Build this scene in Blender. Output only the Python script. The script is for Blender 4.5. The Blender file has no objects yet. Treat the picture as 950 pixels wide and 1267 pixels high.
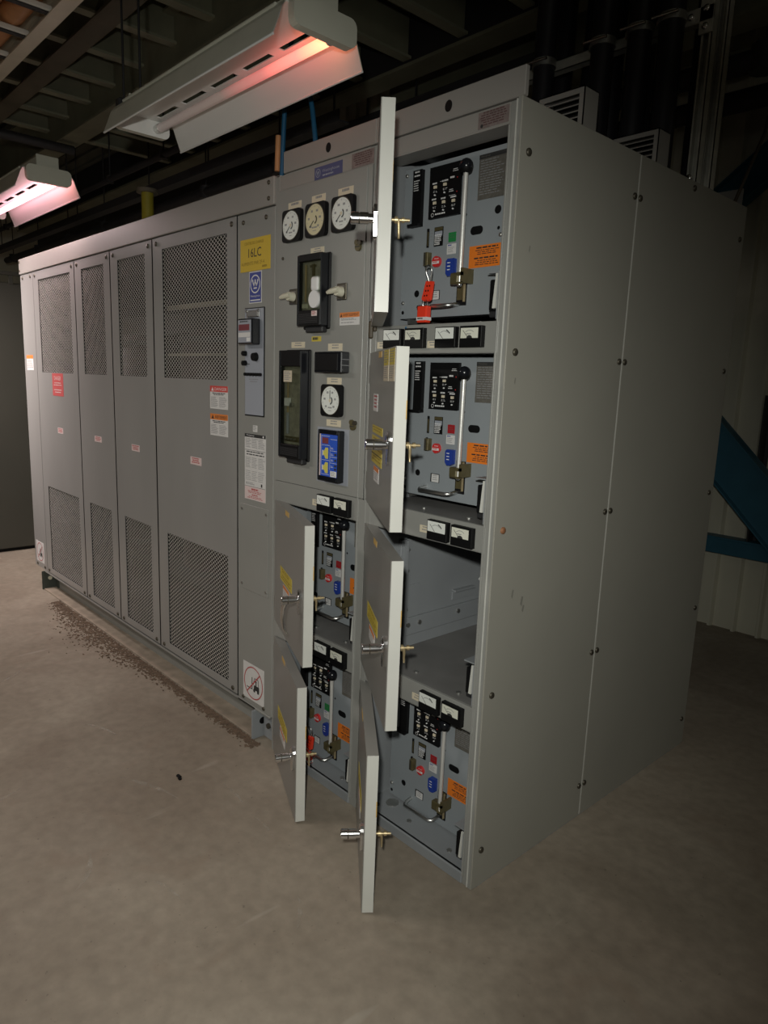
import bpy, bmesh, math, random
from mathutils import Vector, Matrix

S = bpy.context.scene
COL = S.collection
random.seed(7)
PI = math.pi

# ------------------------------------------------------------------ materials
M = {}


def node_mat(name, color, rough=0.5, metal=0.0, noise=0.0, scale=8.0, bump=0.0, bscale=60.0,
             emis=None, estr=0.0, dark=None, spec=0.5, stretch=(1, 1, 1), rvar=0.0, trans=0.0):
    m = bpy.data.materials.new(name)
    m.use_nodes = True
    nt = m.node_tree
    b = nt.nodes['Principled BSDF']
    b.inputs['Base Color'].default_value = (*color, 1)
    b.inputs['Roughness'].default_value = rough
    b.inputs['Metallic'].default_value = metal
    b.inputs['Specular IOR Level'].default_value = spec
    if trans:
        b.inputs['Transmission Weight'].default_value = trans
    if noise or bump or rvar:
        tc = nt.nodes.new('ShaderNodeTexCoord')
        mp = nt.nodes.new('ShaderNodeMapping')
        mp.inputs['Scale'].default_value = stretch
        nt.links.new(tc.outputs['Object'], mp.inputs['Vector'])
    if noise or rvar:
        n = nt.nodes.new('ShaderNodeTexNoise')
        n.inputs['Scale'].default_value = scale
        n.inputs['Detail'].default_value = 6
        nt.links.new(mp.outputs[0], n.inputs['Vector'])
    if noise:
        r = nt.nodes.new('ShaderNodeValToRGB')
        d = dark or tuple(c * (1 - noise) for c in color)
        r.color_ramp.elements[0].position = 0.3
        r.color_ramp.elements[1].position = 0.7
        r.color_ramp.elements[0].color = (*d, 1)
        r.color_ramp.elements[1].color = (*[min(1, c * (1 + noise * .5)) for c in color], 1)
        nt.links.new(n.outputs['Fac'], r.inputs['Fac'])
        nt.links.new(r.outputs['Color'], b.inputs['Base Color'])
    if rvar:
        mr = nt.nodes.new('ShaderNodeMapRange')
        mr.inputs['To Min'].default_value = rough - rvar
        mr.inputs['To Max'].default_value = rough + rvar
        nt.links.new(n.outputs['Fac'], mr.inputs['Value'])
        nt.links.new(mr.outputs[0], b.inputs['Roughness'])
    if bump:
        n2 = nt.nodes.new('ShaderNodeTexNoise')
        n2.inputs['Scale'].default_value = bscale
        n2.inputs['Detail'].default_value = 4
        nt.links.new(mp.outputs[0], n2.inputs['Vector'])
        bp = nt.nodes.new('ShaderNodeBump')
        bp.inputs['Strength'].default_value = bump
        bp.inputs['Distance'].default_value = 0.004
        nt.links.new(n2.outputs['Fac'], bp.inputs['Height'])
        nt.links.new(bp.outputs[0], b.inputs['Normal'])
    if emis:
        b.inputs['Emission Color'].default_value = (*emis, 1)
        b.inputs['Emission Strength'].default_value = estr
    M[name] = m
    return m


node_mat('paint', (.285, .285, .268), .38, noise=.06, scale=3, rvar=.07, bump=.03, bscale=400, spec=.5)
node_mat('paint_side', (.315, .306, .268), .5, noise=.06, scale=2.2, bump=.03, bscale=300, spec=.35)
node_mat('paint_vent', (.30, .295, .285), .30, noise=.08, scale=3, rvar=.05, spec=.6, stretch=(1, 1, .25))
node_mat('paint_door', (.245, .238, .222), .3, noise=.09, scale=4, rvar=.08, spec=.6, stretch=(1, 1, .3))
node_mat('paint_inner', (.27, .285, .30), .45, noise=.07, scale=5, bump=.03, bscale=300)
node_mat('paint_breaker', (.27, .295, .315), .42, noise=.05, scale=6, bump=.03, bscale=300)
node_mat('scuff_grey', (.20, .195, .17), .6)
node_mat('tray_grey', (.19, .185, .18), .5, noise=.2, scale=6)
node_mat('fascia_paint', (.30, .285, .265), .45, noise=.07, scale=2)
node_mat('edge_light', (.62, .62, .58), .4, noise=.05)  # on the doors this pale tone carries painted light
node_mat('black', (.0065, .0065, .007), .5, spec=.18)
node_mat('black_gloss', (.009, .010, .013), .22, spec=.4)
node_mat('black_soft', (.02, .02, .022), .6)
node_mat('interior_dark', (.007, .0065, .006), .8)  # near black: inner shade put into the colour
node_mat('screen_strand', (.60, .58, .54), .4, metal=.1)
node_mat('chrome', (.80, .80, .81), .2, metal=1)
node_mat('steel', (.72, .72, .70), .33, metal=1, noise=.1)
node_mat('rod_steel', (.74, .73, .70), .35, metal=.45)
node_mat('zinc', (.45, .45, .43), .42, metal=.9, noise=.15, scale=30)
node_mat('bolt_dark', (.10, .09, .07), .45, metal=.7)
node_mat('bolt_rust', (.25, .11, .05), .7, noise=.3, scale=60)
node_mat('bolt_brown', (.07, .055, .035), .6)
node_mat('brass', (.60, .48, .28), .4, metal=.7, noise=.1)
node_mat('olive', (.125, .105, .05), .45, metal=.3, noise=.2, scale=40)
node_mat('white', (.74, .74, .74), .5)
node_mat('paper', (.66, .65, .64), .6, noise=.05, scale=40)
node_mat('paper_pink', (.68, .55, .54), .6)
node_mat('cream', (.68, .60, .45), .55)
node_mat('cream_dark', (.56, .49, .37), .55)
node_mat('dial', (.76, .78, .74), .4)
node_mat('dial_yellow', (.66, .60, .38), .4)
node_mat('dial_light', (.72, .72, .62), .4)
node_mat('ink', (.03, .03, .03), .6)
node_mat('ink_grey', (.25, .25, .26), .6)
node_mat('ink_red', (.45, .08, .08), .6)
node_mat('ink_white', (.7, .7, .7), .6)
node_mat('yellow', (.62, .43, .03), .5)
node_mat('yellow_ink', (.30, .20, .02), .6)
node_mat('yellow_label', (.58, .46, .06), .5)
node_mat('tan_tag', (.58, .38, .12), .5)
node_mat('logo_blue', (.05, .07, .30), .45)
node_mat('plate_blue', (.075, .08, .19), .5)
node_mat('relay_back', (.34, .32, .26), .5, noise=.3, scale=60)
node_mat('plate_pink', (.22, .175, .165), .6, noise=.25, scale=60)
node_mat('ink_maroon', (.10, .045, .045), .6)
node_mat('orange', (.78, .20, .02), .5)
node_mat('warn_orange', (.70, .22, .05), .5)
node_mat('danger_red', (.62, .07, .06), .5)
node_mat('tag_red', (.55, .10, .10), .55)
node_mat('red', (.60, .03, .03), .35)
node_mat('lock_red', (.80, .05, .02), .35)
node_mat('flag_red', (.35, .015, .02), .5)
node_mat('flag_green', (.02, .22, .06), .5)
node_mat('button_blue', (.02, .05, .30), .35)
node_mat('relay_blue', (.03, .10, .55), .4)
node_mat('relay_yellow', (.62, .56, .12), .5)
node_mat('display_red', (.20, .05, .06), .4)
node_mat('nameplate_grey', (.17, .16, .14), .45, metal=.3, noise=.2, scale=90)
node_mat('sandwich_grey', (.33, .35, .40), .5)
node_mat('conduit_black', (.014, .013, .018), .45)
node_mat('strut', (.55, .54, .48), .45, metal=.3, noise=.2, scale=20)
node_mat('joist_olive', (.30, .30, .21), .6)
node_mat('beam', (.24, .235, .16), .6, noise=.2, scale=4)
node_mat('beam_tan', (.16, .14, .10), .6, noise=.2, scale=4)
node_mat('deck', (.12, .12, .09), .7, noise=.15, scale=3)
node_mat('dark_steel', (.035, .033, .035), .6)
node_mat('tray_metal', (.72, .66, .54), .45, metal=.2, noise=.1)
node_mat('rung_metal', (.8, .78, .72), .4)
node_mat('copper_conduit', (.52, .24, .10), .5, noise=.2, scale=12)
node_mat('wall_paint', (.60, .58, .47), .7, noise=.1, scale=2)
node_mat('brace_blue', (.03, .12, .18), .5, noise=.1)
node_mat('dark_cabinet', (.058, .057, .045), .5, noise=.08, scale=2)
node_mat('pipe_yellow', (.36, .31, .03), .5, noise=.1, scale=20)
node_mat('cable_blue', (.015, .09, .18), .4)
node_mat('lamp_white', (.80, .80, .78), .35)
node_mat('lamp_outside', (.60, .60, .51), .45, noise=.06, scale=6)
node_mat('foot_dark', (.05, .06, .05), .6)
node_mat('dust', (.16, .11, .075), .95, noise=.35, scale=30)
node_mat('dusty_paint', (.33, .27, .21), .8, noise=.25, scale=14)
node_mat('ceramic', (.62, .60, .48), .3)
node_mat('coil', (.03, .016, .014), .5, noise=.3, scale=10)
node_mat('bus', (.30, .27, .21), .5)
node_mat('clamp_dark', (.03, .03, .03), .6)


def glass_mat():
    m = bpy.data.materials.new('window_glass')
    m.use_nodes = True
    nt = m.node_tree
    out = nt.nodes['Material Output']
    nt.nodes.remove(nt.nodes['Principled BSDF'])
    t = nt.nodes.new('ShaderNodeBsdfTransparent')
    t.inputs[0].default_value = (.8, .82, .78, 1)
    g = nt.nodes.new('ShaderNodeBsdfGlossy')
    g.inputs['Roughness'].default_value = .04
    mx = nt.nodes.new('ShaderNodeMixShader')
    mx.inputs[0].default_value = .10
    nt.links.new(t.outputs[0], mx.inputs[1])
    nt.links.new(g.outputs[0], mx.inputs[2])
    nt.links.new(mx.outputs[0], out.inputs[0])
    M['glass'] = m


glass_mat()


def floor_mat():
    m = bpy.data.materials.new('concrete')
    m.use_nodes = True
    nt = m.node_tree
    L = nt.links.new
    b = nt.nodes['Principled BSDF']
    tc = nt.nodes.new('ShaderNodeTexCoord')

    def noise(scale, detail=6, stretch=None, rot=0, dist=0):
        n = nt.nodes.new('ShaderNodeTexNoise')
        n.inputs['Scale'].default_value = scale
        n.inputs['Detail'].default_value = detail
        n.inputs['Distortion'].default_value = dist
        mp = nt.nodes.new('ShaderNodeMapping')
        mp.inputs['Rotation'].default_value = (0, 0, rot)
        mp.inputs['Scale'].default_value = stretch or (1, 1, 1)
        L(tc.outputs['Object'], mp.inputs[0])
        L(mp.outputs[0], n.inputs['Vector'])
        return n

    def ramp(n, p0, p1, c0, c1):
        r = nt.nodes.new('ShaderNodeValToRGB')
        r.color_ramp.elements[0].position = p0
        r.color_ramp.elements[1].position = p1
        r.color_ramp.elements[0].color = c0
        r.color_ramp.elements[1].color = c1
        L(n.outputs['Fac'], r.inputs[0])
        return r

    def mix(a, bb, fac=None, val=.5, mode='MIX'):
        x = nt.nodes.new('ShaderNodeMix')
        x.data_type = 'RGBA'
        x.blend_type = mode
        x.inputs[0].default_value = val
        if fac is not None:
            L(fac, x.inputs[0])
        L(a, x.inputs[6])
        if isinstance(bb, tuple):
            x.inputs[7].default_value = bb
        else:
            L(bb, x.inputs[7])
        return x.outputs[2]
    base = ramp(noise(1.1, 7, dist=.9), .3, .72, (.230, .188, .145, 1), (.375, .325, .262, 1)).outputs[0]
    fine = ramp(noise(22, 8), .3, .7, (.82, .82, .82, 1), (1.08, 1.08, 1.08, 1)).outputs[0]
    c = mix(base, fine, val=.8, mode='MULTIPLY')
    st = ramp(noise(3.4, 5, dist=1.2), .60, .74, (0, 0, 0, 1), (1, 1, 1, 1)).outputs[0]
    x = nt.nodes.new('ShaderNodeMath')
    x.operation = 'MULTIPLY'
    x.inputs[1].default_value = .5
    L(st, x.inputs[0])
    c = mix(c, (.24, .185, .14, 1), fac=x.outputs[0])
    # pale scrape marks
    sc = ramp(noise(1.7, 2, stretch=(6, .9, 1), rot=.5), .70, .78, (0, 0, 0, 1), (1, 1, 1, 1)).outputs[0]
    y = nt.nodes.new('ShaderNodeMath')
    y.operation = 'MULTIPLY'
    y.inputs[1].default_value = .55
    L(sc, y.inputs[0])
    c = mix(c, (.48, .44, .38, 1), fac=y.outputs[0])
    # dark specks
    sp = ramp(noise(55, 2), .24, .30, (1, 1, 1, 1), (0, 0, 0, 1)).outputs[0]
    z = nt.nodes.new('ShaderNodeMath')
    z.operation = 'MULTIPLY'
    z.inputs[1].default_value = .5
    L(sp, z.inputs[0])
    c = mix(c, (.10, .08, .06, 1), fac=z.outputs[0])
    L(c, b.inputs['Base Color'])
    rr = nt.nodes.new('ShaderNodeMapRange')
    rr.inputs['To Min'].default_value = .42
    rr.inputs['To Max'].default_value = .7
    L(noise(4).outputs['Fac'], rr.inputs[0])
    L(rr.outputs[0], b.inputs['Roughness'])
    b.inputs['Specular IOR Level'].default_value = .35
    bp = nt.nodes.new('ShaderNodeBump')
    bp.inputs['Strength'].default_value = .12
    bp.inputs['Distance'].default_value = .01
    L(noise(30, 5).outputs['Fac'], bp.inputs['Height'])
    L(bp.outputs[0], b.inputs['Normal'])
    M['concrete'] = m


floor_mat()


def scrape_mat():
    m = bpy.data.materials.new('scrape')
    m.use_nodes = True
    nt = m.node_tree
    b = nt.nodes['Principled BSDF']
    b.inputs['Base Color'].default_value = (.52, .47, .40, 1)
    b.inputs['Roughness'].default_value = .7
    n = nt.nodes.new('ShaderNodeTexNoise')
    n.inputs['Scale'].default_value = 28
    n.inputs['Detail'].default_value = 6
    tc = nt.nodes.new('ShaderNodeTexCoord')
    nt.links.new(tc.outputs['Object'], n.inputs['Vector'])
    mr = nt.nodes.new('ShaderNodeMapRange')
    mr.inputs['From Min'].default_value = .40
    mr.inputs['From Max'].default_value = .72
    mr.inputs['To Max'].default_value = .6
    nt.links.new(n.outputs['Fac'], mr.inputs['Value'])
    nt.links.new(mr.outputs[0], b.inputs['Alpha'])
    M['scrape'] = m


scrape_mat()


def tube_mat(name, stops):
    """Fluorescent tube, ageing: what it gives off changes along its length (object X in metres)."""
    m = bpy.data.materials.new(name)
    m.use_nodes = True
    nt = m.node_tree
    b = nt.nodes['Principled BSDF']
    b.inputs['Base Color'].default_value = (.7, .68, .66, 1)
    b.inputs['Roughness'].default_value = .25
    tc = nt.nodes.new('ShaderNodeTexCoord')
    sx = nt.nodes.new('ShaderNodeSeparateXYZ')
    mr = nt.nodes.new('ShaderNodeMapRange')
    mr.inputs['From Min'].default_value = -.6
    mr.inputs['From Max'].default_value = .6
    r = nt.nodes.new('ShaderNodeValToRGB')
    while len(r.color_ramp.elements) < len(stops):
        r.color_ramp.elements.new(.5)
    for e, (p, c) in zip(r.color_ramp.elements, stops):
        e.position = p
        e.color = (*c, 1)
    nt.links.new(tc.outputs['Object'], sx.inputs[0])
    nt.links.new(sx.outputs[0], mr.inputs[0])
    nt.links.new(mr.outputs[0], r.inputs[0])
    nt.links.new(r.outputs[0], b.inputs['Emission Color'])
    b.inputs['Emission Strength'].default_value = TUBE_GAIN[name]
    M[name] = m


TUBE_GAIN = {'tube_dying': 5.0, 'tube_pink': 9.0, 'tube_white': 12.0}
tube_mat('tube_dying', [(0, (.006, .004, .004)), (.45, (.012, .006, .005)), (.68, (.10, .018, .016)), (.85, (.36, .06, .045)), (1, (.68, .20, .09))])
tube_mat('tube_pink', [(0, (.20, .08, .10)), (.45, (.50, .24, .28)), (.8, (.66, .30, .33)), (1, (.70, .18, .14))])
tube_mat('tube_white', [(0, (.9, .88, .8)), (1, (.9, .88, .8))])

# ------------------------------------------------------------------ builder


class MB:
    """Collects shapes (world coordinates minus off) and links them as one mesh object."""

    def __init__(self, off=(0, 0, 0)):
        self.bm = bmesh.new()
        self.off = Vector(off)
        self.mats = []

    def mi(self, mat):
        if mat not in self.mats:
            self.mats.append(mat)
        return self.mats.index(mat)

    def v(self, p):
        return self.bm.verts.new(Vector(p) - self.off)

    def face(self, pts, mat, smooth=False):
        f = self.bm.faces.new([self.v(p) for p in pts])
        f.material_index = self.mi(mat)
        f.smooth = smooth
        return f

    def box(self, x0, x1, y0, y1, z0, z1, mat, bev=0.0, seg=1):
        x0, x1 = min(x0, x1), max(x0, x1)
        y0, y1 = min(y0, y1), max(y0, y1)
        z0, z1 = min(z0, z1), max(z0, z1)
        vs = [self.v((x, y, z)) for z in (z0, z1) for y in (y0, y1) for x in (x0, x1)]
        i = self.mi(mat)
        fs = []
        for q in ((0, 2, 3, 1), (4, 5, 7, 6), (0, 1, 5, 4), (2, 6, 7, 3), (0, 4, 6, 2), (1, 3, 7, 5)):
            f = self.bm.faces.new([vs[k] for k in q])
            f.material_index = i
            fs.append(f)
        if bev:
            es = list({e for f in fs for e in f.edges})
            bmesh.ops.bevel(self.bm, geom=es, offset=bev, segments=seg, affect='EDGES', profile=.5, material=-1)
        return self

    def prism(self, pts, axis, a, b, mat, smooth=False):
        """polygon pts (2-D, in the two other axes in order) extruded along axis from a to b"""
        def P(q, t):
            if axis == 'x':
                return (t, q[0], q[1])
            if axis == 'y':
                return (q[0], t, q[1])
            return (q[0], q[1], t)
        i = self.mi(mat)
        A = [self.v(P(q, a)) for q in pts]
        B = [self.v(P(q, b)) for q in pts]
        n = len(pts)
        fs = [self.bm.faces.new(A), self.bm.faces.new(B[::-1])]
        for k in range(n):
            f = self.bm.faces.new((A[k], B[k], B[(k + 1) % n], A[(k + 1) % n]))
            f.smooth = smooth
            fs.append(f)
        for f in fs:
            f.material_index = i
        bmesh.ops.recalc_face_normals(self.bm, faces=fs)
        return self

    def tube(self, path, r, mat, seg=10, caps=True):
        path = [Vector(p) for p in path]
        rs = r if isinstance(r, (list, tuple)) else [r] * len(path)
        i = self.mi(mat)
        rings = []
        t0 = (path[1] - path[0]).normalized()
        u = t0.orthogonal().normalized()
        for k, p in enumerate(path):
            if k == 0:
                t = (path[1] - p).normalized()
            elif k == len(path) - 1:
                t = (p - path[k - 1]).normalized()
            else:
                t = ((path[k + 1] - p).normalized() + (p - path[k - 1]).normalized()).normalized()
            u = (u - t * u.dot(t)).normalized()
            w = t.cross(u)
            rings.append([self.v(p + (u * math.cos(a) + w * math.sin(a)) * rs[k])
                          for a in [2 * PI * j / seg for j in range(seg)]])
        fs = []
        for a, b in zip(rings, rings[1:]):
            for j in range(seg):
                f = self.bm.faces.new((a[j], a[(j + 1) % seg], b[(j + 1) % seg], b[j]))
                f.smooth = True
                fs.append(f)
        if caps:
            for ring in (rings[0][::-1], rings[-1]):
                fs.append(self.bm.faces.new([self.bm.verts.new(v.co) for v in ring]))
        for f in fs:
            f.material_index = i
        return self

    def cyl(self, p0, p1, r, mat, seg=16, r2=None):
        return self.tube([p0, p1], [r, r if r2 is None else r2], mat, seg)

    def ball(self, c, r, mat, seg=14, sq=(1, 1, 1)):
        n = len(self.bm.verts)
        res = bmesh.ops.create_uvsphere(self.bm, u_segments=seg, v_segments=seg // 2 + 1, radius=1)
        i = self.mi(mat)
        for v in res['verts']:
            v.co = Vector((v.co.x * r * sq[0], v.co.y * r * sq[1], v.co.z * r * sq[2])) + Vector(c) - self.off
            for f in v.link_faces:
                f.material_index = i
                f.smooth = True
        return self

    # -- flat graphics on a surface that faces -y
    def rect(self, x0, x1, z0, z1, y, mat):
        self.face([(x0, y, z0), (x1, y, z0), (x1, y, z1), (x0, y, z1)], mat)
        return self

    def plate(self, x0, x1, z0, z1, y, mat, t=.0008):
        return self.box(x0, x1, y - t, y, z0, z1, mat)

    def disc(self, x, z, r, y, mat, seg=28, rz=None, a0=0, a1=2 * PI):
        rz = rz or r
        self.face([(x + r * math.cos(a), y, z + rz * math.sin(a))
                   for a in [a0 + (a1 - a0) * k / seg for k in range(seg + (0 if a1 - a0 > 6.2 else 1))]], mat)
        return self

    def ring(self, x, z, r0, r1, y, mat, seg=36, a0=0, a1=2 * PI, sz=1):
        for k in range(seg):
            a = a0 + (a1 - a0) * k / seg
            b = a0 + (a1 - a0) * (k + 1) / seg
            P = lambda r, t: (x + r * math.cos(t), y, z + r * sz * math.sin(t))
            self.face([P(r0, a), P(r1, a), P(r1, b), P(r0, b)], mat)
        return self

    def line(self, x0, z0, x1, z1, w, y, mat):
        d = Vector((x1 - x0, 0, z1 - z0)).normalized()
        n = Vector((-d.z, 0, d.x)) * w / 2
        a, b = Vector((x0, y, z0)), Vector((x1, y, z1))
        f = self.face([a - n, b - n, b + n, a + n], mat)
        return self

    def bars(self, x0, x1, z0, z1, y, n, mat, fill=.5, center=False, seed=1):
        """rows of lettering too small to read"""
        rnd = random.Random(seed)
        h = (z1 - z0) / n
        for k in range(n):
            zt = z1 - k * h
            W = x1 - x0
            end = x0 + W * rnd.uniform(.7, 1)
            x = x0
            if center:
                x = x0 + (x1 - end) / 2
                end = x1 - (x1 - end) / 2
            while x < end - W * .03:
                w = min(W * rnd.uniform(.06, .2), end - x)
                self.rect(x, x + w, zt - h * fill, zt, y, mat)
                x += w + W * .03
        return self

    def text(self, s, x0, x1, z0, z1, y, mat):
        V, F, bb = glyphs(s)
        i = self.mi(mat)
        sx = (x1 - x0) / (bb[1] - bb[0])
        sz = (z1 - z0) / (bb[3] - bb[2])
        vs = [self.v((x0 + (a - bb[0]) * sx, y, z0 + (b - bb[2]) * sz)) for a, b in V]
        for f in F:
            try:
                g = self.bm.faces.new([vs[k] for k in f])
                g.material_index = i
            except ValueError:
                pass
        return self

    def build(self, name, parent=None, loc=None, rotz=None, recalc=False, label=None):
        if recalc:
            bmesh.ops.recalc_face_normals(self.bm, faces=self.bm.faces)
        me = bpy.data.meshes.new(name)
        self.bm.to_mesh(me)
        self.bm.free()
        for k in self.mats:
            me.materials.append(M[k])
        o = bpy.data.objects.new(name, me)
        COL.objects.link(o)
        if parent is not None:
            o.parent = parent
        if loc is not None:
            o.location = loc
        if rotz is not None:
            o.rotation_euler = (0, 0, rotz)
        if label:
            o['label'] = label
        return o


_G = {}


def glyphs(s):
    if s in _G:
        return _G[s]
    cu = bpy.data.curves.new('lettering', 'FONT')
    cu.body = s
    cu.resolution_u = 2
    ob = bpy.data.objects.new('lettering', cu)
    COL.objects.link(ob)
    dg = bpy.context.evaluated_depsgraph_get()
    dg.update()
    me = bpy.data.meshes.new_from_object(ob.evaluated_get(dg))
    V = [(v.co.x, v.co.y) for v in me.vertices]
    F = [list(p.vertices) for p in me.polygons]
    bpy.data.objects.remove(ob)
    bpy.data.curves.remove(cu)
    bpy.data.meshes.remove(me)
    xs = [a for a, _ in V]
    zs = [b for _, b in V]
    _G[s] = (V, F, (min(xs), max(xs), min(zs), max(zs)))
    return _G[s]


def thing(name, label, cat, loc=(0, 0, 0), group=None, rotz=0):
    o = bpy.data.objects.new(name, None)
    o.empty_display_size = .1
    COL.objects.link(o)
    o.location = loc
    o.rotation_euler = (0, 0, rotz)
    o['label'] = label
    o['category'] = cat
    if group:
        o['group'] = group
    return o


def tag(o, label, cat, group=None, kind=None):
    o['label'] = label
    o['category'] = cat
    if group:
        o['group'] = group
    if kind:
        o['kind'] = kind
    return o


def struct(o):
    o['kind'] = 'structure'
    return o


_BOLT = {}


def bolt(parent, p, r, mat='bolt_dark', d='-y', h=.006, name='bolt'):
    """a hex/round head bolt as its own little part; mesh data shared"""
    k = (r, mat, d, h)
    if k not in _BOLT:
        b = MB()
        n = {'-y': (0, -1, 0), '+x': (1, 0, 0), '+z': (0, 0, 1), '+y': (0, 1, 0)}[d]
        n = Vector(n)
        b.tube([n * -.002, n * h * .55, n * h * .9, n * h], [r, r, r * .75, r * .3], mat, 12)
        o = b.build(name, parent, p)
        _BOLT[k] = o
        return o
    o = _BOLT[k].copy()
    o.name = name
    COL.objects.link(o)
    o.parent = parent
    o.location = p
    return o


# ------------------------------------------------------------------ the room
b = MB()
b.box(-11, 5, -7, 5, -.2, 0, 'concrete')
for (x0, y0, x1, y1, w) in ((-1.35, -.60, -1.05, -.48, .02), (-.80, -.32, -.62, -.335, .012), (-1.05, -.30, -.86, -.31, .012), (-1.9, -.55, -1.65, -.46, .016),
                            (-2.2, -.95, -1.95, -1.15, .03), (-1.25, -1.05, -1.12, -1.30, .02), (-.35, -.43, -.22, -.53, .014), (-.95, -.85, -.80, -.95, .02),
                            (-2.7, -.55, -2.55, -.75, .022), (-.7, -.75, -.55, -.72, .01), (-3.3, -.7, -3.1, -.8, .02), (-1.5, -.9, -1.45, -1.1, .016)):
    d = Vector((x1 - x0, y1 - y0, 0))
    n = Vector((-d.y, d.x, 0)).normalized() * w
    a = Vector((x0, y0, .0006))
    up_, dn_ = [], []
    for k in range(1, 8):
        t_ = k / 8
        c_ = a + d * t_ + n * math.sin(t_ * 3) * .8
        up_.append(c_ + n * .5 * math.sin(t_ * PI))
        dn_.append(c_ - n * .5 * math.sin(t_ * PI))
    b.face([a] + dn_ + [a + d] + up_[::-1], 'scrape')
struct(b.build('floor'))

# ribbed sheet wall behind the switchgear
b = MB()
b.box(-11, 5, 3.34, 3.45, 0, 5.2, 'wall_paint')
x = -10.9
while x < 5:
    b.prism([(x, 3.34), (x + .012, 3.305), (x + .028, 3.305), (x + .04, 3.34)], 'z', 0, 5.2, 'wall_paint')
    x += .16
struct(b.build('wall_back'))
b = MB()
b.box(-11.15, -11, -7, 5, 0, 5.2, 'wall_paint')
struct(b.build('wall_left'))
b = MB()
b.box(5, 5.15, -7, 5, 0, 5.2, 'wall_paint')
struct(b.build('wall_right'))
b = MB()
b.box(-11, 5, -7.15, -7, 0, 5.2, 'wall_paint')
struct(b.build('wall_front'))
b = MB()
b.box(-11, 5, -7, 5, 5.2, 5.3, 'deck')
struct(b.build('ceiling'))

# blue steel in front of the back wall
b = MB()
b.box(-4.5, 4.9, 3.20, 3.306, .64, .655, 'brace_blue', bev=.002)
b.box(-4.5, 4.9, 3.29, 3.30, .53, .64, 'brace_blue')
b.box(-4.5, 4.9, 3.20, 3.212, .545, .64, 'brace_blue')
tag(b.build('steel_girt'), 'blue horizontal steel girt low along the ribbed wall', 'girt')


def brace(p0, p1, w, name, label):
    (x0, z0), (x1, z1) = p0, p1
    d = Vector((x1 - x0, 0, z1 - z0)).normalized()
    n = Vector((-d.z, 0, d.x)) * w / 2
    pts = [(x0 + n.x, z0 + n.z), (x0 - n.x, z0 - n.z), (x1 - n.x, z1 - n.z), (x1 + n.x, z1 + n.z)]
    b = MB()
    b.prism(pts, 'y', 3.12, 3.135, 'brace_blue')
    for s in (1, -1):
        m = n * s
        k = n * (s * .93)
        b.prism([(x0 + m.x, z0 + m.z), (x0 + k.x, z0 + k.z), (x1 + k.x, z1 + k.z), (x1 + m.x, z1 + m.z)],
                'y', 3.07, 3.18, 'brace_blue')
    o = b.build(name)
    tag(o, label, 'brace')


brace((-1.36, 1.955), (.495, .10), .285, 'steel_brace', 'blue diagonal steel brace sloping down to the right before the ribbed wall')
brace((-1.2, 2.46), (1.6, 4.65), .19, 'steel_brace', 'blue diagonal steel brace rising to the right above the rear cabinet corner')
b = MB()
b.box(-.425, -.415, 3.20, 3.30, .656, 1.6, 'dark_steel')
b.box(-.445, -.395, 3.29, 3.306, .656, 1.6, 'dark_steel')
tag(b.build('wall_stiffener'), 'thin dark upright on the ribbed wall between girt and brace', 'stiffener')

# dark cabinet at the far left
t = thing('equipment_cabinet', 'dark grey equipment cabinet beyond the left end of the transformer cabinet', 'cabinet', (-5.9, 0, 0))
b = MB(t.location)
b.box(-6.5, -5.42, -2.2, 1.6, .03, 2.3, 'dark_cabinet', bev=.006)
b.box(-6.48, -5.45, -2.15, 1.55, 0, .03, 'black')
b.build('housing', t)
b = MB(t.location)
b.box(-5.43, -5.405, -2.2, 1.6, 2.36, 2.39, 'dark_cabinet', bev=.003)
for k in range(27):
    y = -2.15 + k * .14
    b.box(-5.425, -5.41, y, y + .03, 2.29, 2.37, 'dark_cabinet')
b.build('top_rail', t)

# ------------------------------------------------------------------ overhead steel


def ibeam(name, label, axis, a, c, z0, z1, w, l0, l1, mat, group=None):
    b = MB()
    tf = .014
    for (p, q, u, v) in ((-w / 2, w / 2, z0, z0 + tf), (-w / 2, w / 2, z1 - tf, z1), (-.006, .006, z0 + tf, z1 - tf)):
        if axis == 'x':
            b.box(l0, l1, c + p, c + q, u, v, mat)
        else:
            b.box(c + p, c + q, l0, l1, u, v, mat)
    return tag(b.build(name), label, 'beam', group)


ibeam('steel_beam', 'tan flanged beam crossing the dark ceiling beside the cable tray', 'x', 0, .16, 3.52, 3.75, .13, -9, 3.5, 'beam_tan')
ibeam('steel_beam', 'deep olive beam passing just behind the nearer lamp', 'x', 0, .58, 3.36, 3.70, .16, -9, 3.5, 'beam')
b = MB()
b.box(-10, 4.5, 1.66, 1.70, 3.50, 3.86, 'dark_steel')
b.box(-10, 4.5, 1.64, 1.80, 3.49, 3.51, 'beam')
tag(b.build('edge_beam'), 'dark edge beam of the mezzanine above the breaker cabinets', 'beam')
ORD = ['first', 'second', 'third', 'fourth', 'fifth', 'sixth', 'seventh', 'eighth', 'ninth', 'tenth']
for k in range(10):
    x = -5.329 + .45 * k
    b = MB()
    b.box(x - .035, x + .035, -6.9, 1.65, 3.53, 3.545, 'joist_olive')
    b.box(x - .006, x + .006, -6.9, 1.65, 3.545, 3.80, 'beam')
    b.box(x - .035, x + .035, -6.9, 1.65, 3.785, 3.80, 'beam')
    tag(b.build('floor_joist'), ORD[k] + ' olive steel joist under the mezzanine deck, counted from the far left end', 'joist', 'joists under the mezzanine')
b = MB()
b.box(-10, 4.5, -6.9, 1.70, 3.87, 3.90, 'deck')
for k in range(60):
    y = -6.8 + k * .142
    b.box(-10, 4.5, y, y + .05, 3.845, 3.87, 'deck')
struct(b.build('trim_1'))
b = MB()
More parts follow.
